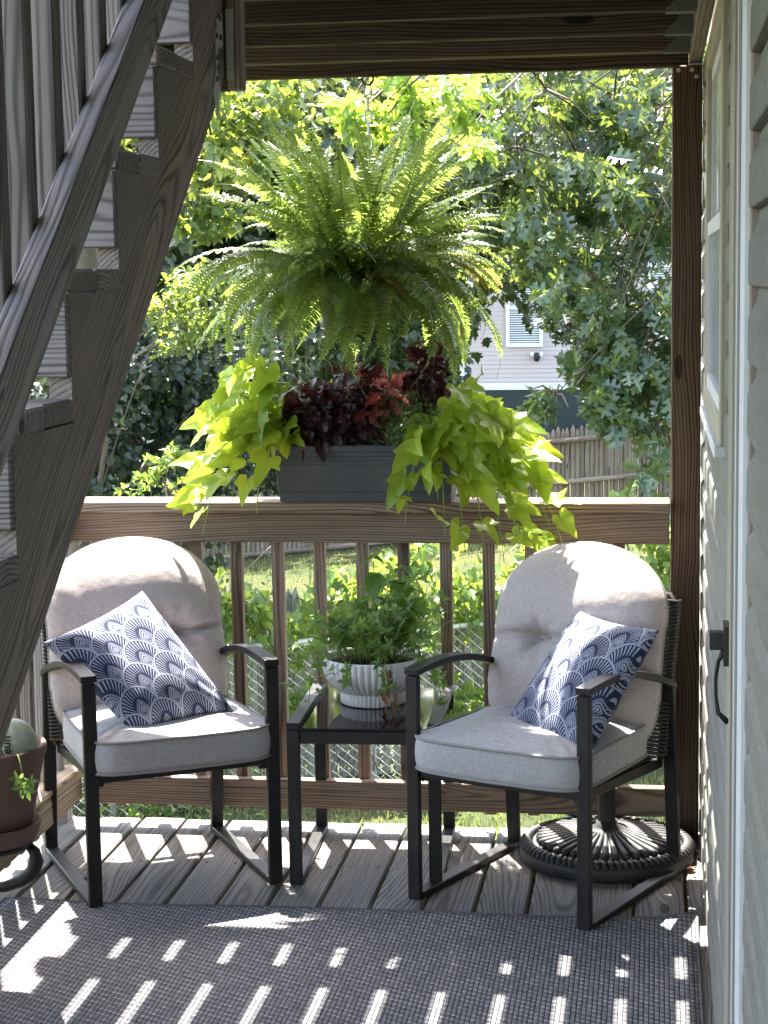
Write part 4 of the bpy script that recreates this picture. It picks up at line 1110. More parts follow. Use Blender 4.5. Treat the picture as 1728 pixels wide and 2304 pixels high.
d = NR.normal(0, 1, (k, 3)); d /= np.linalg.norm(d, axis=1, keepdims=True); d *= NR.uniform(.3, 1, (k, 1))
leaf_cloud('foliage', np.array((-.93, 5.95, 1.30))+d*(.20, .08, .06), d+rndv(k)*.6, rndv(k)+(0, -.3, .6), NR.uniform(.010, .020, k), *SIMPLE, L_fine, fp, 'stuff')

# ================================================================== BOSTON FERN
FX, FY, FZ = -.94, 5.985, 1.795
hk = thing('hanging_chain', 'bright zinc chain hanging from a dark screw hook in the joist', 'chain', (-.889, 6.0, 2.42))
mb = MB(); hp_ = [(-.889, 6.155, 2.45), (-.889, 6.155, 2.405)]
HX, HY = -.889, 5.993
pts = [(HX, HY, 2.45), (HX, HY, 2.405)]+[(HX+.017*math.sin(a), HY, 2.391+.017*math.cos(a)) for a in [rad(x) for x in range(0, 300, 20)]]
mb.tube(pts, .0035, 8); mb.build('screw_hook', M_hook, hk, smooth=True)
lm = MB(); L2, rw, r0 = .022, .0105, .0028
pts = [(rw*math.cos(a), 0, L2*.5+rw*math.sin(a)) for a in np.linspace(0, math.pi, 7)]+[(-rw*math.cos(a), 0, -L2*.5-rw*math.sin(a)) for a in np.linspace(0, math.pi, 7)]
pts.append(pts[0]); lm.tube(pts, r0, 6, cap=False); link_me = mesh('link', lm.v, lm.f, M_chain, True)
z = 2.372
for k in range(10):
    obj('link', link_me, hk, Matrix.Translation((HX+.0, HY-.17*(k/12)*.0, z-.018)) @ Matrix.Rotation(rad(20+90*(k % 2)), 4, 'Z')); z -= .0385
FY = HY; ZC = z
hpth = thing('hanging_pot', 'black plastic hanging pot mostly hidden inside the fern', 'pot', (FX, FY, FZ))
mb = MB(); mb.lathe([(0, -.215), (.085, -.215), (.092, -.21), (.128, -.02), (.134, -.018), (.136, 0), (.130, .0), (.124, -.02), (0, -.025)], 40)
mb.build('body', M_blackp, hpth, Matrix.Translation((FX, FY, FZ)), smooth=True)
mb = MB()
for k in range(3):
    a = 2*math.pi*k/3+.4; mb.tube([(FX+.134*math.cos(a), FY+.134*math.sin(a), FZ-.006), (FX+.02*math.cos(a), FY+.02*math.sin(a), ZC-.02), (HX, FY, ZC+.012)], .0014, 5)
mb.build('hanger_wires', M_hook, hpth)
L_fern = leafmat('boston_fern_green', [(.035, .070, .020), (.06, .105, .025), (.10, .15, .03), (.045, .085, .022)], (.50, .64, .11), tf=.40, rough=.32, per='obj', spec=.7)
L_fernd = leafmat('dry_fern_frond', [(.16, .11, .04), (.20, .15, .05)], (.5, .35, .1), tf=.4, rough=.6, per='obj')
def frond_mesh(seed, L=1.0, npin=52, sag=.5, mat=None, wid=.088):
    """rachis starts along +x, rises then arches over; pinnae in two comb-like rows"""
    rr = random.Random(seed); m = MB(); K = npin+6
    ang = rad(rr.uniform(-4, 10)); x = z = y = 0; side = rr.uniform(-.8, .8)
    pts = []; tang = []
    for k in range(K+1):
        q = k/K; a = ang - sag*q**1.4*rad(95)
        dx, dz = math.cos(a), math.sin(a); dy = side*q*.5
        x += dx*L/K; z += dz*L/K; y += dy*L/K; pts.append(Vector((x, y, z))); tang.append(Vector((dx, dy, dz)).normalized())
    m.tube(pts, [.0042*(1-.8*k/K) for k in range(K+1)], 4)
    for k in range(3, K):
        q = k/K
        ln = wid*math.sin(math.pi*min(1, (q*1.0+.12))**.9)**.55*(1-.25*q)*rr.uniform(.85, 1.1)
        if q > .93: ln *= (1-q)/.07+.15
        t = tang[k]; side_v = t.cross(Vector((0, 0, 1))).normalized(); n_ = side_v.cross(t).normalized()
        for s in (-1, 1):
            if rr.random() < .03: continue
            d = (side_v*s+t*rr.uniform(.12, .38)+n_*rr.uniform(-.25, .18)).normalized(); w = t*(L/K*.40)
            p = pts[k]+t*(s*.2*L/K); cu_ = -n_*ln*rr.uniform(.05, .3); up_ = n_*.004
            v = [p-w*.8, p+w*1.1, p+d*ln*.35+w*1.25+up_, p+d*ln*.35-w*.9, p+d*ln*.72+w*.9+cu_*.45, p+d*ln*.72-w*.75+cu_*.45, p+d*ln+cu_+t*L/K*.3]
            m.add(v, [(0, 1, 2, 3), (3, 2, 4, 5), (5, 4, 6)])
    return mesh('frond', m.v, m.f, mat or L_fern, False)
frm = [frond_mesh(100+i, sag=s) for i, s in enumerate((.35, .6, .85, 1.05, 1.25, 1.45, 1.2, .75))]
frd = frond_mesh(150, sag=1.3, mat=L_fernd)
fern = thing('boston_fern', 'huge bushy Boston fern with arching fronds hanging from the joist', 'fern', (FX, FY, FZ-.02))
rr = random.Random(77)
def frond(az, el, L, sag_i, tw=0, me=None, off=.07):
    d = Vector((math.cos(az)*math.cos(el), math.sin(az)*math.cos(el), math.sin(el)))
    up_ = Vector((0, 0, 1)) if abs(d.z) < .97 else Vector((math.cos(az), math.sin(az), 0))*-1
    if el > rad(78): up_ = Vector((-math.cos(az), -math.sin(az), .2))
    m = rotto(d, up_) @ Matrix.Rotation(tw, 4, 'X') @ Matrix.Diagonal((L, L*1.0, L, 1)); m.translation = Vector((FX+off*math.cos(az), FY+off*math.sin(az), FZ-.03+.02*math.sin(el)))
    obj('frond', me or frm[sag_i], fern, m)
def lean():      # fronds lean out to the two sides more than to front and back
    a = rr.gauss(0, .85) + (math.pi if rr.random() < .5 else 0); return a
for k in range(62):   # upright
    frond(lean(), rad(rr.uniform(48, 82)), rr.uniform(.40, .66), rr.choice((0, 1, 1, 7)), rr.uniform(-1.5, 1.5), off=.05)
for k in range(52):  # middle tier
    frond(rr.uniform(0, 6.28), rad(rr.uniform(32, 62)), rr.uniform(.34, .54), rr.choice((1, 2, 7, 2, 3)), rr.uniform(-1.2, 1.2))
for k in range(66):  # wide tier
    frond(lean(), rad(rr.uniform(8, 42)), rr.uniform(.32, .47), rr.choice((2, 3, 4, 7)), rr.uniform(-1.0, 1.0), off=.09)
for k in range(84):   # skirt
    frond(rr.uniform(0, 6.28) if k % 3 else rr.uniform(-2.6, -.5), rad(rr.uniform(-18, 36)), rr.uniform(.38, .56), rr.choice((4, 5, 6, 5, 6)), rr.uniform(-.8, .8), off=.11)
for k in range(18):  # curtain in front of the pot
    frond(rad(rr.uniform(-150, -30)), rad(rr.uniform(5, 42)), rr.uniform(.34, .50), rr.choice((5, 6, 6, 5)), rr.uniform(-.6, .6), off=.10)
for k in range(5): frond(rr.uniform(-1.4, .3), rad(rr.uniform(0, 30)), rr.uniform(.36, .48), 0, rr.uniform(-.4, .4), me=frd, off=.11)
# a few long ones that stand clear of the mass
for (az, el, L, si) in ((rad(182), 22, .60, 3), (rad(176), 34, .62, 2), (rad(195), 2, .55, 5), (rad(204), 8, .56, 4), (rad(170), 62, .58, 0), (rad(160), 52, .60, 1), (rad(350), 24, .50, 4), (rad(-12), 34, .54, 4), (rad(10), 55, .5, 1), (rad(190), 70, .56, 0)):
    frond(az, rad(el), L, si)

# ================================================================== HERBS in the bowl
L_pars = leafmat('parsley_green_leaf', [(.04, .09, .025), (.08, .15, .035), (.12, .20, .05), (.06, .12, .03)], (.40, .60, .12), tf=.4, rough=.5, per='obj')
L_bas = leafmat('basil_green_leaf', [(.06, .13, .03), (.10, .19, .045)], (.42, .62, .12), tf=.4, rough=.33, veins=True, per='obj')
parr = lambda a: .62*(1+.42*math.cos(wrap(a)*5))*(1+.12*math.cos(wrap(a)*15))*(1-.75*math.exp(-((wrap(a)-math.pi)/.5)**2))
basr = lambda a: .60+.30*math.exp(-(wrap(a)/.45)**2)-.12*math.exp(-((wrap(a)-math.pi)/.5)**2)
pars = leaf_set('parsley_leaf', L_pars, 5, [parr], droop=.4, fold=.2, wav=.06, na=40, nr=3, seed=14)
bas = leaf_set('basil_leaf', L_bas, 4, [basr], droop=.5, fold=.45, wav=.03, na=26, nr=4, seed=15)
hb_ = thing('parsley_plant', 'tangle of thin-stemmed parsley spreading over the rim of the ribbed bowl', 'herb', (BX, BY, BZ+.13))
rr = random.Random(31); sm = MB(); nleaf = 0
zb = BZ+.135
for k in range(82):
    az = rr.uniform(0, 6.28); rd = rr.uniform(0, .10); el = rad(rr.uniform(18, 86)); L = rr.uniform(.10, .26)
    if k % 9 == 0: el = rad(rr.uniform(-5, 15)); L = rr.uniform(.18, .26)
    p0 = Vector((BX+rd*math.cos(az), BY+rd*math.sin(az), zb)); d = Vector((math.cos(az)*math.cos(el), math.sin(az)*math.cos(el), math.sin(el)))
    e = p0+d*L+Vector((0, 0, -.05 if el < .4 else 0)); mid = p0+d*L*.5+Vector((rr.uniform(-.015, .015), rr.uniform(-.015, .015), .02))
    pth = bez(p0, p0.lerp(mid, .6), mid, e, 8); sm.tube(pth, [.0016-.0007*i/8 for i in range(9)], 5)
    for j in range(rr.choice((2, 3, 4))):
        q = 1 if j == 0 else rr.uniform(.45, .95); b0 = pth[int(q*8)]
        dd = (Vector((rr.uniform(-1, 1), rr.uniform(-1, .6), rr.uniform(-.2, .9)))).normalized(); ee = b0+dd*(.003 if j == 0 else rr.uniform(.015, .035))
        if j: sm.tube([b0, ee], .0009, 4)
        tip = (dd+d*.6+Vector((0, 0, -.3))).normalized(); nrm = Vector((rr.uniform(-.7, .7), rr.uniform(-1, .2), rr.uniform(0, 1.2))).normalized()
        nleaf += 1
        obj('leaf', rr.choice(pars), hb_, orient(ee, tip, nrm, rr.uniform(.020, .040)))
for k in range(40):     # bare straggly stalks
    az = rr.uniform(0, 6.28); p0 = Vector((BX+rr.uniform(-.09, .09), BY+rr.uniform(-.09, .09), zb)); e = p0+Vector((rr.uniform(-.17, .12), rr.uniform(-.1, .1), rr.uniform(.02, .2)))
    sm.tube([p0, p0.lerp(e, .5)+Vector((rr.uniform(-.02, .02), 0, .03)), e], [.0011, .0009, .0006], 4)
tag(sm.build('stems', M_stem, hb_, smooth=True), kind=None)
# the long stalks reaching left, and sprigs hanging over the rim
cr = thing('trailing_herb', 'pale lobed leaves hanging over both ends of the ribbed bowl rim', 'herb', (BX+.12, BY-.08, BZ+.14)); sm = MB()
for (ex, ey, ez, n_) in ((.24, -.03, -.035, 4), (.22, -.06, .02, 2), (-.19, -.08, .0, 4), (-.06, -.155, .095, 1), (.07, -.16, .085, 1), (-.24, .0, .11, 4), (-.20, .02, .16, 3)):
    p0 = Vector((BX+ex*.35, BY-.05, zb)); e = Vector((BX+ex, BY+ey, BZ+ez)); pth = bez(p0, p0+Vector((ex*.2, -.02, .05)), Vector((BX+ex*.95, BY+ey, max(zb+.03, e.z+.03))), e, 10)
    sm.tube(pth, .0013, 5)
    for j in range(n_):
        b0 = pth[10-j*2]; obj('leaf', rr.choice(pars), cr, orient(b0, (rr.uniform(-.5, .5), -.3, -1), (rr.uniform(-.4, .4), -1, .3), rr.uniform(.022, .036)))
sm.build('stems', M_stem, cr, smooth=True)
dl = thing('dried_sprig', 'brown withered sprig hanging down the front of the ribbed bowl', 'leaf', (BX+.075, BY-.16, BZ+.10))
L_dry = leafmat('withered_brown_leaf', [(.20, .11, .07), (.28, .16, .09), (.13, .07, .05)], (.4, .2, .1), tf=.2, rough=.8, per='obj')
dry = leaf_set('dry_leaf', L_dry, 4, [lambda a: .35+.65*math.exp(-(wrap(a)/.35)**2)], droop=1.2, fold=.9, wav=.2, na=20, nr=3, seed=44)
for k in range(11):
    zz = rr.uniform(.0, .075) if k < 9 else rr.uniform(.10, .13)
    obj('leaf', rr.choice(dry), dl, orient((BX+.075+rr.uniform(-.022, .022), BY-.165+rr.uniform(-.006, .004)+(.03 if zz < .05 else 0)*0, BZ+zz), (rr.uniform(-.4, .4), rr.uniform(-.3, .1), -1), (rr.uniform(-1, 1), -1, 0), rr.uniform(.018, .034)))
bs = thing('basil_plant', 'basil sprigs with cupped glossy leaves standing tallest in the ribbed bowl', 'herb', (BX+.03, BY+.03, BZ+.135)); sm = MB()
for (dx, dy, h) in ((.005, .02, .36), (.095, .03, .33), (.115, -.02, .20), (-.02, .04, .27), (.13, .03, .26)):
    p0 = Vector((BX+dx*.5, BY+dy*.5, zb)); e = Vector((BX+dx, BY+dy, zb+h-.06)); pth = bez(p0, p0+Vector((0, 0, h*.3)), e-Vector((0, 0, h*.3)), e, 10)
    sm.tube(pth, [.003-.0015*i/10 for i in range(11)], 6)
    for lvl in range(4):
        b0 = pth[10-lvl*2]; a0 = lvl*1.57+dx*30
        for s in (0, math.pi):
            a = a0+s; out = Vector((math.cos(a), math.sin(a)*.8, 0)); pe = b0+out*.012+Vector((0, 0, .006))
            obj('leaf', rr.choice(bas), bs, orient(pe, (out.x, out.y, -.35-.3*rr.random()), (out.x*.6, out.y*.6-.15, 1), rr.uniform(.032, .055)*(1 if lvl else .75)))
sm.build('stems', M_stem, bs, smooth=True)
# weed growing from the terracotta pot
wp = thing('pot_weed', 'small lobed green weed hanging over the rim of the terracotta pot', 'plant', (PX_+.12, PY_-.09, .63)); sm = MB()
p0 = Vector((PX_+.115, PY_-.085, .61)); pth = bez(p0, p0+Vector((.01, -.02, .05)), p0+Vector((.03, -.045, .02)), p0+Vector((.035, -.05, -.045)), 8); sm.tube(pth, .0014, 5); sm.build('stems', M_stem, wp)
for (a, b, s) in ((0, 0, .032), (.02, .012, .024), (-.012, .018, .026), (.012, -.012, .026)):
    obj('leaf', rr.choice(pars), wp, orient(pth[8]+Vector((a, -.004, b)), (a*20, -.3, -.8), (0, -1, .4), s))
# dry leaves by the post
dd_ = leaf_set('fallen_leaf', L_dry, 3, [lambda a: .5+.5*math.exp(-(wrap(a)/.35)**2)], droop=.5, fold=.5, wav=.15, na=20, nr=3, seed=45)
for k, (x, y, lb) in enumerate(((.055, 5.90, 'dry curled brown leaf touching the foot of the corner post'), (.115, 5.80, 'dry brown leaf lying against the bottom course of the house siding'),
                  (.075, 5.70, 'small withered leaf beside the rope rim of the umbrella base'), (.10, 5.62, 'dry brown leaf farthest from the corner post, toward the rug corner'))):
    o = obj('fallen_leaf', rr.choice(dd_), None, orient((x, y, .012), (rr.uniform(-1, 1), rr.uniform(-1, 1), .1), (rr.uniform(-.5, .5), rr.uniform(-.5, .5), 1), rr.uniform(.028, .042)))
    tag(o, lb, 'leaf', 'dry leaves blown into the corner by the wall')
# ================================================================== GARDEN TREES
OAKB = [(-1.1, 12.5, 2.94, 0.32, 0.8, 0.26, 150), (-0.7, 12.5, 2.96, 0.35, 0.9, 0.26, 170), (-0.28, 13, 2.94, 0.36, 1, 0.3, 180), (0.04, 13, 2.87, 0.27, 1, 0.36, 150), (-0.92, 12.8, 2.62, 0.36, 0.9, 0.27, 160), (-0.5, 12.5, 2.54, 0.35, 0.9, 0.26, 180), (-0.1, 12.5, 2.44, 0.32, 0.9, 0.32, 190), (-0.94, 12.6, 2.27, 0.32, 0.8, 0.23, 140), (-0.59, 12.6, 2.2, 0.32, 0.8, 0.23, 160), (-0.25, 12.6, 2.11, 0.26, 0.7, 0.21, 130), (0.04, 12.6, 2.19, 0.18, 0.6, 0.23, 90), (-1.04, 12.8, 1.96, 0.24, 0.7, 0.18, 90), (-0.77, 12.6, 1.89, 0.23, 0.6, 0.18, 100), (-0.41, 12.4, 1.77, 0.26, 0.6, 0.2, 130), (-0.18, 12.2, 1.57, 0.28, 0.6, 0.2, 140), (0.06, 12.2, 1.54, 0.2, 0.6, 0.26, 110), (-0.56, 12.0, 1.62, 0.13, 0.5, 0.16, 50), (-0.37, 12.0, 1.39, 0.22, 0.5, 0.17, 100), (-0.1, 12.0, 1.27, 0.25, 0.6, 0.22, 140), (0.07, 12.0, 1.11, 0.17, 0.6, 0.22, 90), (-0.39, 11.8, 1.15, 0.22, 0.5, 0.12, 90), (-0.60, 11.6, 1.06, 0.15, 0.3, 0.07, 26), (-0.18, 11.8, 1.04, 0.22, 0.5, 0.15, 100), (-0.26, 11.8, 0.88, 0.16, 0.4, 0.08, 40), (0.04, 11.8, 0.79, 0.11, 0.4, 0.16, 50), (0.01, 11.6, 0.54, 0.13, 0.4, 0.11, 30),
        (.5, 12.6, 2.7, .5, 1, .6, 220), (.5, 12.4, 1.8, .5, .9, .5, 200), (1.2, 12.8, 2.9, .6, 1, .7, 240), (.5, 12.2, 1.1, .4, .7, .4, 120), (-.4, 13, 3.6, .8, 1, .5, 240), (.5, 13, 3.7, .8, 1, .6, 240)]
BLK = [(-0.52, 15.5, 1.98, 0.43, 0.8, 0.29, 330), (-0.6, 15, 1.63, 0.31, 0.8, 0.31, 300), (-0.62, 14, 1.42, 0.20, 0.6, 0.16, 170), (-1.01, 15, 2.26, 0.42, 0.8, 0.42, 360), (-0.26, 15, 2.75, 0.49, 0.9, 0.56, 500), (-.8, 15.3, 3.0, .5, .8, .5, 420), (.3, 15, 2.2, .4, .8, .6, 300)]
OAKT = [(-1.55, 10, 2.73, 0.17, 0.4, 0.13, 75), (-1.36, 10, 2.64, 0.15, 0.4, 0.12, 60), (-1.58, 10, 2.55, 0.1, 0.3, 0.08, 30), (-1.29, 10, 2.77, 0.12, 0.4, 0.09, 40), (-1.2, 10.2, 2.65, 0.12, 0.4, 0.12, 40), (-1.1, 10.4, 2.78, 0.17, 0.5, 0.15, 60), (-1.0, 10.6, 2.58, 0.15, 0.4, 0.12, 50)]
MAPL = [(-3.38, 15, 3.24, 0.21, 0.8, 0.17, 240), (-3.28, 15.5, 2.99, 0.22, 0.8, 0.22, 240), (-3.51, 15.2, 2.84, 0.21, 0.8, 0.25, 260), (-3.44, 15.5, 2.53, 0.22, 0.8, 0.22, 190), (-3.23, 16, 3.36, 0.3, 1, 0.22, 260), (-3.67, 15.5, 2.32, 0.22, 0.8, 0.18, 190), (-3.18, 16.5, 3.18, 0.23, 1, 0.27, 220), (-3.78, 15.5, 2.54, 0.18, 0.8, 0.22, 160), (-4.3, 15.8, 2.9, .5, .9, .6, 500), (-4.9, 16, 3.6, .7, 1, .8, 600)]
BRITE = [(-3.35, 13.8, 1.74, 0.26, 0.6, 0.14, 620), (-3.55, 13.8, 1.60, 0.16, 0.5, 0.16, 280), (-3.2, 14, 1.58, 0.16, 0.5, 0.16, 240), (-3.42, 13.9, 1.42, .25, .5, .2, 420)]
DARK1 = [(-4.13, 16, 1.22, 0.48, 1.4, 0.48, 1500), (-3.71, 16.5, 0.92, 0.5, 1.4, 0.58, 1500), (-4.33, 15.5, 0.61, 0.47, 1.3, 0.5, 1300), (-3.88, 16, 0.3, 0.52, 1.3, 0.45, 1300), (-4.38, 15, 0.25, 0.42, 1, 0.28, 700), (-3.44, 16.5, 0.41, 0.38, 1.2, 0.54, 900), (-3.32, 17, 1.25, 0.36, 1.2, 0.59, 900), (-5.1, 16, .8, .7, 1.3, 1.0, 2000), (-4.1, 15.5, -.3, .7, 1.0, .35, 900)]
SUNB = [(-3.52, 13.6, 0.46, 0.14, 0.3, 0.09, 220), (-3.7, 13.6, 0.41, 0.08, 0.3, 0.06, 70), (-3.6, 13.8, .2, .3, .4, .2, 200)]
BACK = [(-4.46, 21, 2.8, 0.98, 2, 0.93, 2600), (-3.62, 22, 3.28, 1.13, 2, 1.23, 3000), (-2.65, 22, 2.8, 1.02, 2, 1.23, 2800), (-3.78, 21, 1.71, 1.17, 2, 0.98, 2600), (-2.83, 22, 1.29, 0.67, 2, 0.82, 1600), (-4.94, 20, 2.11, 0.74, 2, 0.74, 1800), (-5.48, 20, 3.33, 1.4, 2, 1.4, 3200), (-3.3, 23, -0.02, 0.7, 1.6, 0.59, 1000), (-3.85, 23, -0.24, 0.64, 1.6, 0.59, 1000), (-7.2, 21, 2.6, 1.4, 2, 1.8, 2500)]
BACK2 = [(-2.06, 24, 2.44, 1.0, 2, 1.12, 2400), (-1.2, 25, 3.4, 1.1, 2, 1.2, 2400), (0.2, 25, 3.6, 1.2, 2, 1.2, 2400), (1.8, 25, 3.2, 1.3, 2, 1.5, 2200)]

def cloud_pts(blobs, mult=1.0, shell=.5):
    P, Nn, Cc = [], [], []
    for (x, y, z, rx, ry, rz, n_) in blobs:
        n_ = int(n_*mult)
        # sub-clumps give light and dark masses with gaps between them
        ks = max(4, n_//28); c = NR.normal(0, 1, (ks, 3)); c /= np.linalg.norm(c, axis=1, keepdims=True); c *= NR.uniform(.25, 1, (ks, 1))**.5
        own = NR.randint(0, ks, n_); d = c[own]+NR.normal(0, .16, (n_, 3))
        P.append(np.array((x, y, z))+d*np.array((rx, ry, rz))*1.02); Nn.append(d)
    return np.concatenate(P), np.concatenate(Nn)
def crown(name, blobs, smin, smax, tmpl, mat, parent, mult=1.0, droop=.6, flat=1.0):
    P, D = cloud_pts(blobs, mult); n_ = len(P)
    T = NR.normal(0, 1, (n_, 3))+D*.5; T[:, 2] -= droop; Nn = NR.normal(0, .75, (n_, 3)); Nn[:, 2] += flat
    return leaf_cloud(name, P, T, Nn, NR.uniform(smin, smax, n_), *tmpl, mat, parent)
def tree(name, label, cat, blobs, base, top, tr, smin, smax, tmpl, mat, mult=1.0, droop=.6, flat=1.0, group=None, twigs=True, bark=None, tw=.012):
    t = thing(name, label, cat, base, group=group)
    m = MB(); b0, t0 = Vector(base), Vector(top); rr = random.Random(hash(name) % 1000 if False else len(label))
    pth = [b0.lerp(t0, k/6)+Vector((rr.uniform(-.04, .04), rr.uniform(-.04, .04), 0)) for k in range(7)]
    m.tube(pth, [tr*(1-.55*k/6) for k in range(7)], 10)
    m.build('trunk', bark or M_twig, t, smooth=True)
    m = MB()
    for (x, y, z, rx, ry, rz, n_) in blobs:
        c = Vector((x, y, z)); k = rr.randint(2, 6); s = pth[k]
        mid = s.lerp(c, .5)+Vector((0, 0, .25*(c-s).length*.3)); pp = bez(s, s.lerp(mid, .6), mid, c, 8)
        m.tube(pp, [max(.004, tr*.075*(1-k2/9)) for k2 in range(9)], 6)
        if twigs:
            for q in range(5):
                e = c+Vector((rr.uniform(-1, 1)*rx, rr.uniform(-1, 1)*ry, rr.uniform(-1, 1)*rz)); m.tube([c, c.lerp(e, .5)+Vector((0, 0, .04)), e], [tw, tw*.7, tw*.35], 5)
    m.build('branches', bark or M_twig, t, smooth=True)
    crown('crown', blobs, smin, smax, tmpl, mat, t, mult, droop, flat)
    return t
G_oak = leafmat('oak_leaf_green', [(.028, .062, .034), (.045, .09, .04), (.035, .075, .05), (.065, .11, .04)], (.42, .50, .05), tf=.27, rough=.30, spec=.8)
G_oakb = leafmat('sunlit_oak_leaf', [(.07, .15, .03), (.12, .20, .035)], (.60, .75, .07), tf=.5, rough=.4)  # brighter copy of the oak green, sunshine put into the leaf colour
G_map = leafmat('maple_leaf_green', [(.04, .08, .022), (.07, .12, .03), (.10, .15, .035)], (.52, .60, .07), tf=.32, rough=.42)
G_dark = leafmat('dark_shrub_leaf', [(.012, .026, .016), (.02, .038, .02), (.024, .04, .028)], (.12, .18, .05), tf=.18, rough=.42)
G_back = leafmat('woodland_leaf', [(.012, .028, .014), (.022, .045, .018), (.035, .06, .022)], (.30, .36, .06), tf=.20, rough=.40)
G_vine = leafmat('climbing_vine_leaf', [(.06, .12, .03), (.10, .17, .04), (.07, .13, .045)], (.60, .72, .09), tf=.38, rough=.42)
tree('oak_tree', 'large oak with lobed leaves hanging over the picket fence, next to the corner post', 'tree', OAKB, (2.2, 13.2, -1.95), (1.6, 13.0, 5.5), .28, .115, .185, OAK, G_oak, 1.0, .75, .6, tw=.009)
ob = thing('oak_branch', 'yellow-green oak sprays catching the sun high above the hanging fern', 'branch', (-1.2, 10.3, 3.3))
m = MB(); m.tube([(1.5, 12.9, 4.6), (.6, 12.0, 4.0), (-.3, 11.0, 3.45), (-1.0, 10.3, 3.1), (-1.5, 10.0, 2.95)], [.06, .04, .03, .016, .008], 8)
for (x, y, z, *_q) in OAKT:
    m.tube([(x+.25, y+.2, z+.3), (x+.08, y+.05, z+.12), (x, y, z), (x-.08, y-.05, z-.08)], [.010, .008, .006, .003], 5)
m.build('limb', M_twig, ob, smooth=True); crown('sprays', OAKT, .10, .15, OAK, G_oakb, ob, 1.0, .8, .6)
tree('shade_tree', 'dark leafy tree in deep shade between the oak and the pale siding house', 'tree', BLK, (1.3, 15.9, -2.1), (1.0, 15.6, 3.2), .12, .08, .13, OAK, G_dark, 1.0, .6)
tree('maple_tree', 'bright yellow-green maple at the staircase side, top lit by the sun', 'tree', MAPL, (-5.2, 16.5, -2.0), (-4.7, 16, 4.2), .17, .075, .12, MAPLE, G_map, 1.0, .5, .9)
tree('flowering_shrub', 'rounded shrub with glinting sunlit leaves just below the maple', 'shrub', BRITE, (-4.6, 14.6, -2.0), (-4.2, 14.3, 1.0), .04, .04, .065, OVATE, G_map, 1.0, .1, 1.4)
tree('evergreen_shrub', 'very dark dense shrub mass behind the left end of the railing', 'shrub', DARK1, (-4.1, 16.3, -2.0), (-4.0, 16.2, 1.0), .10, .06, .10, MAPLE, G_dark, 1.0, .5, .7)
tree('seedling', 'small sunlit shrub low in front of the dark shrub mass', 'shrub', SUNB, (-3.6, 13.7, -2.0), (-3.55, 13.6, .3), .015, .04, .06, IVY, G_vine, 1.0, .3, 1.0)
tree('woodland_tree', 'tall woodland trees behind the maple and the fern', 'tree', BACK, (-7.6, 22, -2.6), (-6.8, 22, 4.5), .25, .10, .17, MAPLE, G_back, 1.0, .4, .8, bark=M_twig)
tree('woodland_tree', 'tall tree standing behind the oak in front of the siding house', 'tree', BACK2, (3.4, 25, -2.7), (2.6, 24.6, 4.4), .2, .11, .18, MAPLE, G_back, 1.0, .4, .8)
FAR = [(x, 58, z, 4.4, 3, 4.4, 2200) for x in (-28, -22.5, -17, -11.5, -6, -.5, 5) for z in (8.8, 2.8)] + [(x, 60, -1.5, 4.4, 3, 2.5, 1500) for x in (-28, -22.5, -17, -11.5, -6, -.5, 5)]
TALL = [(-11, 36, 8, 3, 2.5, 4.5, 2600), (-7.5, 36.5, 9.5, 3, 2.5, 4.5, 2600), (-4, 37, 10.5, 2.6, 2.5, 3.6, 2200), (-1, 38, 12, 2.4, 2.5, 3.4, 2000)]
tt = tree('tall_tree', 'tall trees rising behind the far stockade fence, above the house roof', 'tree', TALL, (-8.5, 36.5, -4), (-7.5, 36.5, 9), .3, .25, .40, MAPLE, G_back, 1.0, .4, .8)
wds = thing('distant_woods', None, None, (-8, 58, -3), kind='stuff')
crown('far_foliage', FAR, .36, .62, MAPLE, G_back, wds, 1.0, .3, .9)
m = MB()
for k in range(16): x = -28+k*2.2; m.tube([(x, 60, -5), (x+.3, 60, 3), (x+.1, 60, 10)], [.3, .22, .1], 8)
tag(m.build('trunks', M_twig, wds), kind='stuff')
# leafy hillside behind the woods closes the view
n = N('wooded_hill'); oc = n.coord(); a = n.noise(oc, 1.2, 5, .7); M_hill = n.done(n.bsdf(n.mix(a, (.008, .018, .008), (.05, .09, .03)), .95, 0, .1, n.bump(a, 1, .4)))
hv = []; hx = list(range(-60, 41, 4)); hz = [(-6, 64), (2, 66), (8, 69), (14, 74), (20, 82), (22, 110)]
for z, y in hz: hv += [(x, y+R.uniform(-1, 1), z+R.uniform(-.6, .6)) for x in hx]
hf = [(j*len(hx)+i, j*len(hx)+i+1, (j+1)*len(hx)+i+1, (j+1)*len(hx)+i) for j in range(len(hz)-1) for i in range(len(hx)-1)]
tag(obj('hill', mesh('hill', hv, hf, M_hill, True)), kind='structure')

# ================================================================== FENCES
# far stockade fence: round pickets, two rails, posts
ff_ = thing('stockade_fence', 'tan stockade fence of pointed pickets across the far side of the yard', 'fence', (-3, 30, -2.5))
def fz(x): return -2.27+(x+.07)*.1015 if x < 0.5 else -2.21
def picket_mesh(h, w, d, mat):
    v = []; pr = [(-w/2, 0), (-w/4, -d*.8), (0, -d), (w/4, -d*.8), (w/2, 0)]
    for z, s in ((0, 1), (h-.10, 1), (h-.04, .62), (h, .12)): v += [(x*s, y*s, z) for x, y in pr]
    f = [(j*5+i, j*5+i+1, j*5+i+6, j*5+i+5) for j in range(3) for i in range(4)]+[tuple(range(4, -1, -1))]+[tuple(15+i for i in range(5))]
    f += [(0, 5, 10, 15, 19, 14, 9, 4)]
    # long axis along X for the grain
    M = rotto((0, 0, 1), (0, 1, 0)); v = [M.inverted() @ Vector(p) for p in v]
    return mesh('picket', v, f, mat), M
pks = [picket_mesh(h, .072, .030, W_fence) for h in (1.78, 1.81, 1.83)]
x = -9.6; k = 0
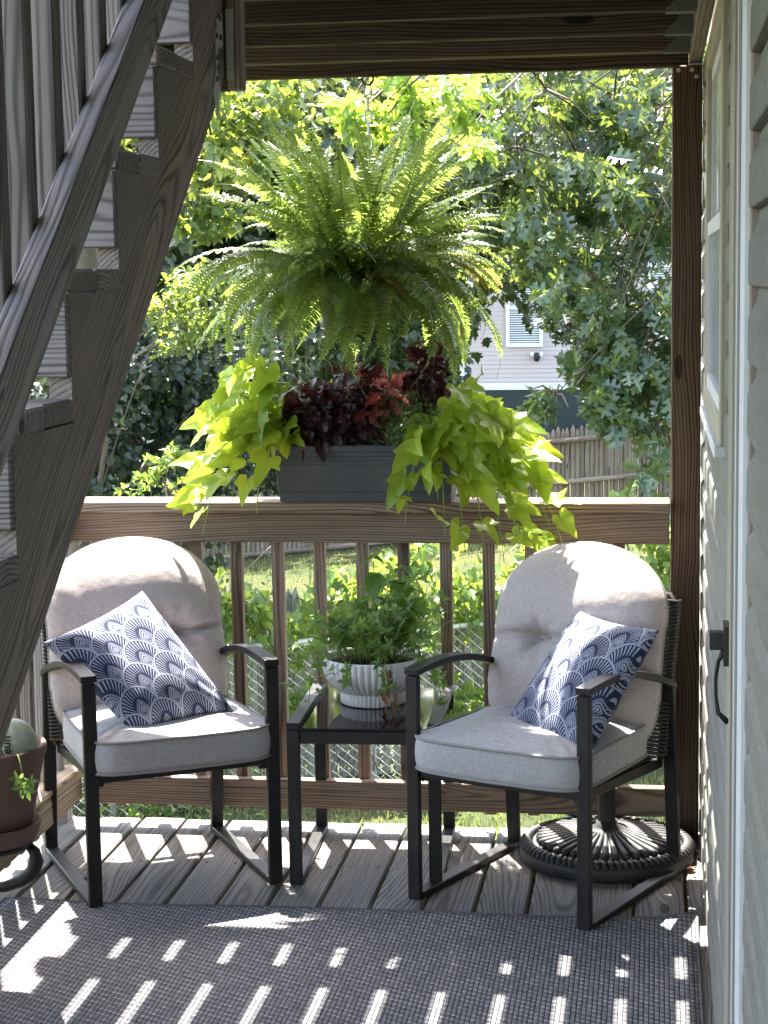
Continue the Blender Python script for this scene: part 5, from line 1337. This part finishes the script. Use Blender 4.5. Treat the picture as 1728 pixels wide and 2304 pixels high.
while x < 3.2:
    me, M = pks[k % 3]; mm = M.copy(); mm.translation = Vector((x, 30+R.uniform(-.006, .006), fz(x)+R.uniform(-.015, .015)))
    obj('picket', me, ff_, Matrix.Translation(mm.translation) @ Matrix.Rotation(R.uniform(-.008, .008), 4, 'Y') @ M); x += .0755; k += 1
for h in (.28, .95, 1.60):
    for (a, b) in ((-9.6, -5.3), (-5.28, -.1), (-.05, 3.2)):
        m = MB(); m.tube([(a, 29.93, fz(a)+h), ((a+b)/2, 29.93, fz((a+b)/2)+h+.01), (b, 29.93, fz(b)+h)], [.042, .045, .04], 8); m.build('rail', W_fence, ff_, smooth=True)
for x in (-7.75, -5.3, -2.7, -.08, 2.3): board('post', (x, 29.91, fz(x)-.3), (x, 29.91, fz(x)+1.72), .10, .10, W_fence, ff_, up=(0, 1, 0))
# nearer picket fence behind the chain link
nf = thing('picket_fence', 'low grey-green pointed picket fence just behind the chain-link fence', 'fence', (-2.2, 13.8, -2))
def nfy(x): return 13.55+(x+3.1)*.42
def ntop(x):
    if x < -3.08: return -.40
    if x < -2.60: return -.50
    return -.56-(x+2.6)*.14
W_pk = W_fencegrey
for i in range(74):
    x = -5.0+i*.0765; h = 1.50+R.choice((0, .01, .02)); h = round(h, 2)
    if not hasattr(picket_mesh, 'c'): picket_mesh.c = {}
    if h not in picket_mesh.c: picket_mesh.c[h] = picket_mesh(h, .070, .022, W_pk)
    me, M = picket_mesh.c[h]
    obj('picket', me, nf, Matrix.Translation((x, nfy(x), ntop(x)-h+R.uniform(-.012, .012))) @ Matrix.Rotation(math.atan(.42), 4, 'Z') @ Matrix.Rotation(R.uniform(-.015, .015), 4, 'Y') @ M)
for dz in (.35, 1.15): board('rail', (-5.0, nfy(-5.0)+.04, ntop(-4)-dz), (.6, nfy(.6)+.04, ntop(.6)-dz+.05), .04, .085, W_pk, nf)
# chain link
cf = thing('chain_link_fence', 'bright galvanised chain-link fence with a pipe along its top, below the railing', 'fence', (-2.5, 13.2, -1.9))
def cy(x): return 13.0+(x+3.03)*.56
def ctop(x): return -.814+(x+3.03)*.012
m = MB(); pts = [(x, cy(x), ctop(x)) for x in np.linspace(-5.2, 1.2, 14)]; m.tube(pts, .021, 10); m.build('top_rail', M_galv, cf, smooth=True)
for x in (-5.0, -3.75, -2.05, -.35, 1.1):
    m = MB(); m.tube([(x, cy(x)+.03, -2.1), (x, cy(x)+.03, ctop(x)+.03)], .026, 10); m.build('post', M_galv, cf, smooth=True)
V, Fc = [], []
dg = .0365; nrows = 33
def wire(pts, r=.0040):
    b = len(V)
    for (x, z, o) in pts:
        y = cy(x)-.03+o
        V.extend([(x, y-r*1.2, z), (x+r, y+r*.8, z+r*.5), (x-r, y+r*.8, z-r*.5)])
    for i in range(len(pts)-1):
        for q in range(3): Fc.append((b+i*3+q, b+i*3+(q+1) % 3, b+i*3+3+(q+1) % 3, b+i*3+3+q))
x = -5.1
while x < 1.1:
    pts = [(x+(dg*(i % 2)), ctop(x)-.015-i*dg, .006*(1 if i % 2 else -1)) for i in range(nrows)]; wire(pts)
    pts = [(x+dg*2-(dg*(i % 2)), ctop(x)-.015-i*dg, .006*(1 if i % 2 else -1)) for i in range(nrows)]; wire(pts)
    x += dg*2
cm = obj('wire_mesh', mesh('wire_mesh', V, Fc, M_galv), cf); tag(cm, kind='stuff')
# climbing vine over both
def vine_pts(n_):
    P = []
    for k in range(n_):
        r = NR.rand()
        if r < .62:
            x = NR.uniform(-4.4, .5); top = -.42+.13*math.sin(x*5.3)+.09*math.sin(x*13+1); z = top-abs(NR.normal(0, .17)); y = cy(x)+NR.uniform(-.10, .35)
        elif r < .80:
            c = [(-3.05, -.55, .12), (-1.75, -.28, .10), (-1.55, -.50, .2), (-1.15, -.62, .22), (-.9, -.55, .2), (-.4, -.35, .2), (-.05, -.1, .18), (.15, -.3, .2)][NR.randint(8)]
            x = c[0]+NR.normal(0, c[2]*.7); z = c[1]+NR.normal(0, c[2]*.8); y = cy(x)+NR.uniform(-.15, .3)
        else:
            c = [(-1.50, -1.35, .10), (-1.30, -1.45, .12), (-.72, -1.15, .12), (-.62, -1.5, .16), (-2.55, -1.3, .08), (-3.6, -1.75, .2), (-3.3, -1.85, .2), (-2.9, -1.8, .2), (-.15, -1.1, .2)][NR.randint(9)]
            x = c[0]+NR.normal(0, c[2]*.7); z = c[1]+NR.normal(0, c[2]*1.2); y = cy(x)+NR.uniform(-.14, -.02)
        P.append((x, y, z))
    return np.array(P)
cv = thing('climbing_vine', 'sunlit leafy vine scrambling along the top of the chain-link fence', 'vine', (-2, 13.4, -1.9))
n_ = 3800; P = vine_pts(n_); T = NR.normal(0, .8, (n_, 3)); T[:, 2] -= .7; Nn = NR.normal(0, .7, (n_, 3)); Nn[:, 2] += .9; Nn[:, 1] -= .3
lo = leaf_cloud('foliage', P, T, Nn, NR.uniform(.05, .10, n_), *IVY, G_vine, cv); tag(lo, kind='stuff')
m = MB(); rr = random.Random(9)
for k in range(46):
    x = rr.uniform(-4.2, .4); z = -1.8; p = Vector((x, cy(x)-.06, z)); pts = [p]
    for q in range(8): p = p+Vector((rr.uniform(-.09, .09), rr.uniform(-.02, .03), .165)); pts.append(p)
    m.tube(pts, [.006-.0005*i for i in range(9)], 5)
for (a, b) in (((-.95, -.30), (-.62, -.12)), ((-.8, -.5), (-.5, -.38)), ((-3.0, -.5), (-2.7, -.1))):
    m.tube([(a[0], cy(a[0]), a[1]), ((a[0]+b[0])/2, cy(a[0]), (a[1]+b[1])/2+.05), (b[0], cy(b[0]), b[1])], .005, 5)
m.build('stems', M_twig, cv, smooth=True)

# ================================================================== GRASS
G_grass = leafmat('yellow_green_grass_blade', [(.07, .11, .03), (.12, .15, .045), (.17, .16, .07)], (.42, .48, .1), tf=.30, rough=.6)
BL = ([(0, -.09, 0), (0, .09, 0), (.55, .07, .02), (.55, -.07, .02), (1, 0, -.08)], [(0, 1, 2, 3), (3, 2, 4)])
P = []
for k in range(15000):
    x, y = NR.uniform(-4.5, 1.2), NR.uniform(9.5, 14.0); P.append((x, y, ground_z(x, y)))
for k in range(26000):
    y = NR.uniform(16, 29.8); x = NR.uniform(-8.5, 2.0)*(y/28); P.append((x, y, ground_z(x, y)))
P = np.array(P); n_ = len(P); T = NR.normal(0, .35, (n_, 3)); T[:, 2] = 1
far = P[:, 1] > 15
S = np.where(far, NR.uniform(.03, .09, n_), NR.uniform(.04, .09, n_))
gr = leaf_cloud('grass', P, T, NR.normal(0, 1, (n_, 3)), S, *BL, G_grass); tag(gr, 'yellow-green lawn grass beyond and below the deck', 'grass', kind='stuff')
# tall weeds in front of the left fence
wv_ = thing('tall_weeds', 'wispy seeding weeds standing in the lawn beyond the picket fence', 'weeds', (-4, 17, -2.1))
m = MB(); P = []
for k in range(70):
    x, y = rr.uniform(-4.4, -2.6), rr.uniform(15.2, 18.5); z = ground_z(x, y); h = rr.uniform(.9, 1.5); e = Vector((x+rr.uniform(-.15, .15), y, z+h)); p0 = Vector((x, y, z))
    m.tube([p0, p0.lerp(e, .5)+Vector((rr.uniform(-.03, .03), 0, 0)), e], [.005, .004, .002], 4)
    for q in range(26): t_ = rr.uniform(.2, 1); P.append(tuple(p0.lerp(e, t_)+Vector((rr.uniform(-.07, .07), rr.uniform(-.05, .05), 0))))
m.build('stems', M_stem, wv_); P = np.array(P); n_ = len(P); T = NR.normal(0, .7, (n_, 3)); T[:, 2] += .4
tag(leaf_cloud('foliage', P, T, NR.normal(0, 1, (n_, 3)), NR.uniform(.03, .06, n_), *SIMPLE, G_grass, wv_), kind='stuff')

# ================================================================== NEIGHBOUR'S HOUSE behind the oak
n = N('lavender_vinyl_siding'); oc = n.coord(); a = n.noise(n.vec('MULTIPLY', oc, (1, 1, 6)), 3, 3); M_lav = n.done(n.bsdf(n.mix(a, (.46, .41, .42), (.52, .47, .48)), .7, 0, .3))
nh = thing('siding_house', 'pale lavender siding house with a dark green garage door, seen beyond the far fence', 'house', (0, 44, -4))
HX0, HX1 = -4.45, 6.5
m = MB()
z = -4.2
while z < 4.6:
    m.add([(HX0, 44.0, z), (HX1, 44.0, z), (HX0, 44.018, z+.1015), (HX1, 44.018, z+.1015), (HX0, 44.022, z), (HX1, 44.022, z)], [(0, 1, 3, 2), (0, 4, 5, 1)])
    z += .1015
m.box((HX0, 44.03, -4.6), (HX1, 52, 4.6)); tag(m.build('siding', M_lav, nh), kind='stuff')
box('corner_board', (HX0-.03, 43.97, -4.4), (HX0+.07, 44.02, 4.6), M_white, nh, .004, axis='Z')
m = MB(); m.add([(HX0-.4, 43.6, 4.45), (HX1, 43.6, 4.45), (HX1, 48, 6.9), (HX0-.4, 48, 6.9), (HX0-.4, 43.6, 4.6), (HX1, 43.6, 4.6), (HX1, 48, 7.05), (HX0-.4, 48, 7.05)], [(0, 1, 2, 3), (4, 7, 6, 5), (0, 4, 5, 1), (0, 3, 7, 4)]); m.build('roof', plain('grey_shingle', (.12, .12, .12), .9, 0, .2, .4, 9, .5, .01), nh)
# garage door with a white head board
gd = box('garage_door', (-3.90, 43.96, -4.3), (-1.1, 43.99, -.835), M_dgreen, nh, .005)
for k in range(1, 6): box('groove', (-3.88, 43.952, -.835-k*.42), (-1.12, 43.958, -.835-k*.42+.02), M_dgreen, gd, .002)
box('door_head', (-4.18, 43.93, -.832), (-1.0, 43.985, -.672), M_white, nh, .004)
box('door_trim', (-4.18, 43.93, -4.3), (-3.905, 43.985, -.834), M_white, nh, .004, axis='Z')
# window: frame, two sashes, blinds
def far_window(x0, x1, z0, z1):
    w = .09; fr = MB()
    for (a, b, c, d) in ((x0, x0+w, z0, z1), (x1-w, x1, z0, z1), (x0+w+.001, x1-w-.001, z0, z0+w), (x0+w+.001, x1-w-.001, z1-w, z1), (x0+w+.001, x1-w-.001, (z0+z1)/2-.03, (z0+z1)/2+.03)):
        fr.box((a, 43.93, c), (b, 43.985, d))
    wi = fr.build('window', M_white, nh)
    m = MB(); m.box((x0+w, 43.975, z0+w), (x1-w, 43.98, z1-w)); m.build('pane', plain('blue_grey_glass', (.10, .14, .19), .15, 0, .6), wi)
    m = MB(); z = z0+w+.02
    while z < z1-w: m.box((x0+w+.01, 43.960, z), (x1-w-.01, 43.972, z+.024)); z += .052
    tag(m.build('blinds', M_white, wi), kind='stuff')
far_window(-3.41, -2.56, .149, 1.95); far_window(-.2, .7, .3, 2.0); far_window(1.7, 2.6, .3, 2.0)
m = MB(); m.lathe([(0, -.10), (.05, -.10), (.075, -.03), (.08, .02), (.05, .06), (0, .07)], 12, Matrix.Translation((-2.70, 43.88, -.06)) @ Matrix.Diagonal((1, .8, 1.2, 1)))
fl = m.build('floodlight', M_blackp, nh, smooth=True)
for s in (-1, 1):
    m = MB(); m.lathe([(0, -.055), (.035, -.05), (.045, 0), (.03, .05), (0, .06)], 10, Matrix.Translation((-2.70+s*.105, 43.86, -.02))); m.build('lamp_head', M_white, fl, smooth=True)
# second house glimpsed between the stair balusters
n2 = thing('pale_house', 'pale siding house corner glimpsed between the stair balusters', 'house', (-12, 30, -4))
m = MB(); z = -3.5
while z < 9:
    m.add([(-17, 30.0, z), (-9.62, 30.0, z), (-17, 30.018, z+.1015), (-9.62, 30.018, z+.1015), (-17, 30.022, z), (-9.62, 30.022, z)], [(0, 1, 3, 2), (0, 4, 5, 1)]); z += .1015
m.box((-17, 30.03, -4), (-9.62, 36, 9)); tag(m.build('siding', M_lav, n2), kind='stuff')
box('corner_board', (-9.66, 29.96, -4), (-9.56, 30.02, 9), M_white, n2, .004, axis='Z')
m = MB(); m.add([(-17.3, 29.6, 9), (-9.3, 29.6, 9), (-9.3, 33, 11.2), (-17.3, 33, 11.2), (-17.3, 36.4, 9), (-9.3, 36.4, 9)], [(0, 1, 2, 3), (3, 2, 5, 4), (0, 3, 4), (1, 5, 2)]); m.build('roof', M_joist if False else plain('dark_shingle', (.08, .08, .085), .9), n2)
fw = MB()
for (a, b, c, d) in ((-10.9, -10.8, 4.2, 6.0), (-9.99, -9.89, 4.2, 6.0), (-10.799, -9.991, 4.2, 4.3), (-10.799, -9.991, 5.9, 6.0), (-10.799, -9.991, 5.05, 5.12)): fw.box((a, 29.93, c), (b, 29.985, d))
wi = fw.build('window', M_white, n2); m = MB(); m.box((-10.82, 29.97, 4.28), (-9.97, 29.98, 5.92)); m.build('pane', M_pane, wi)
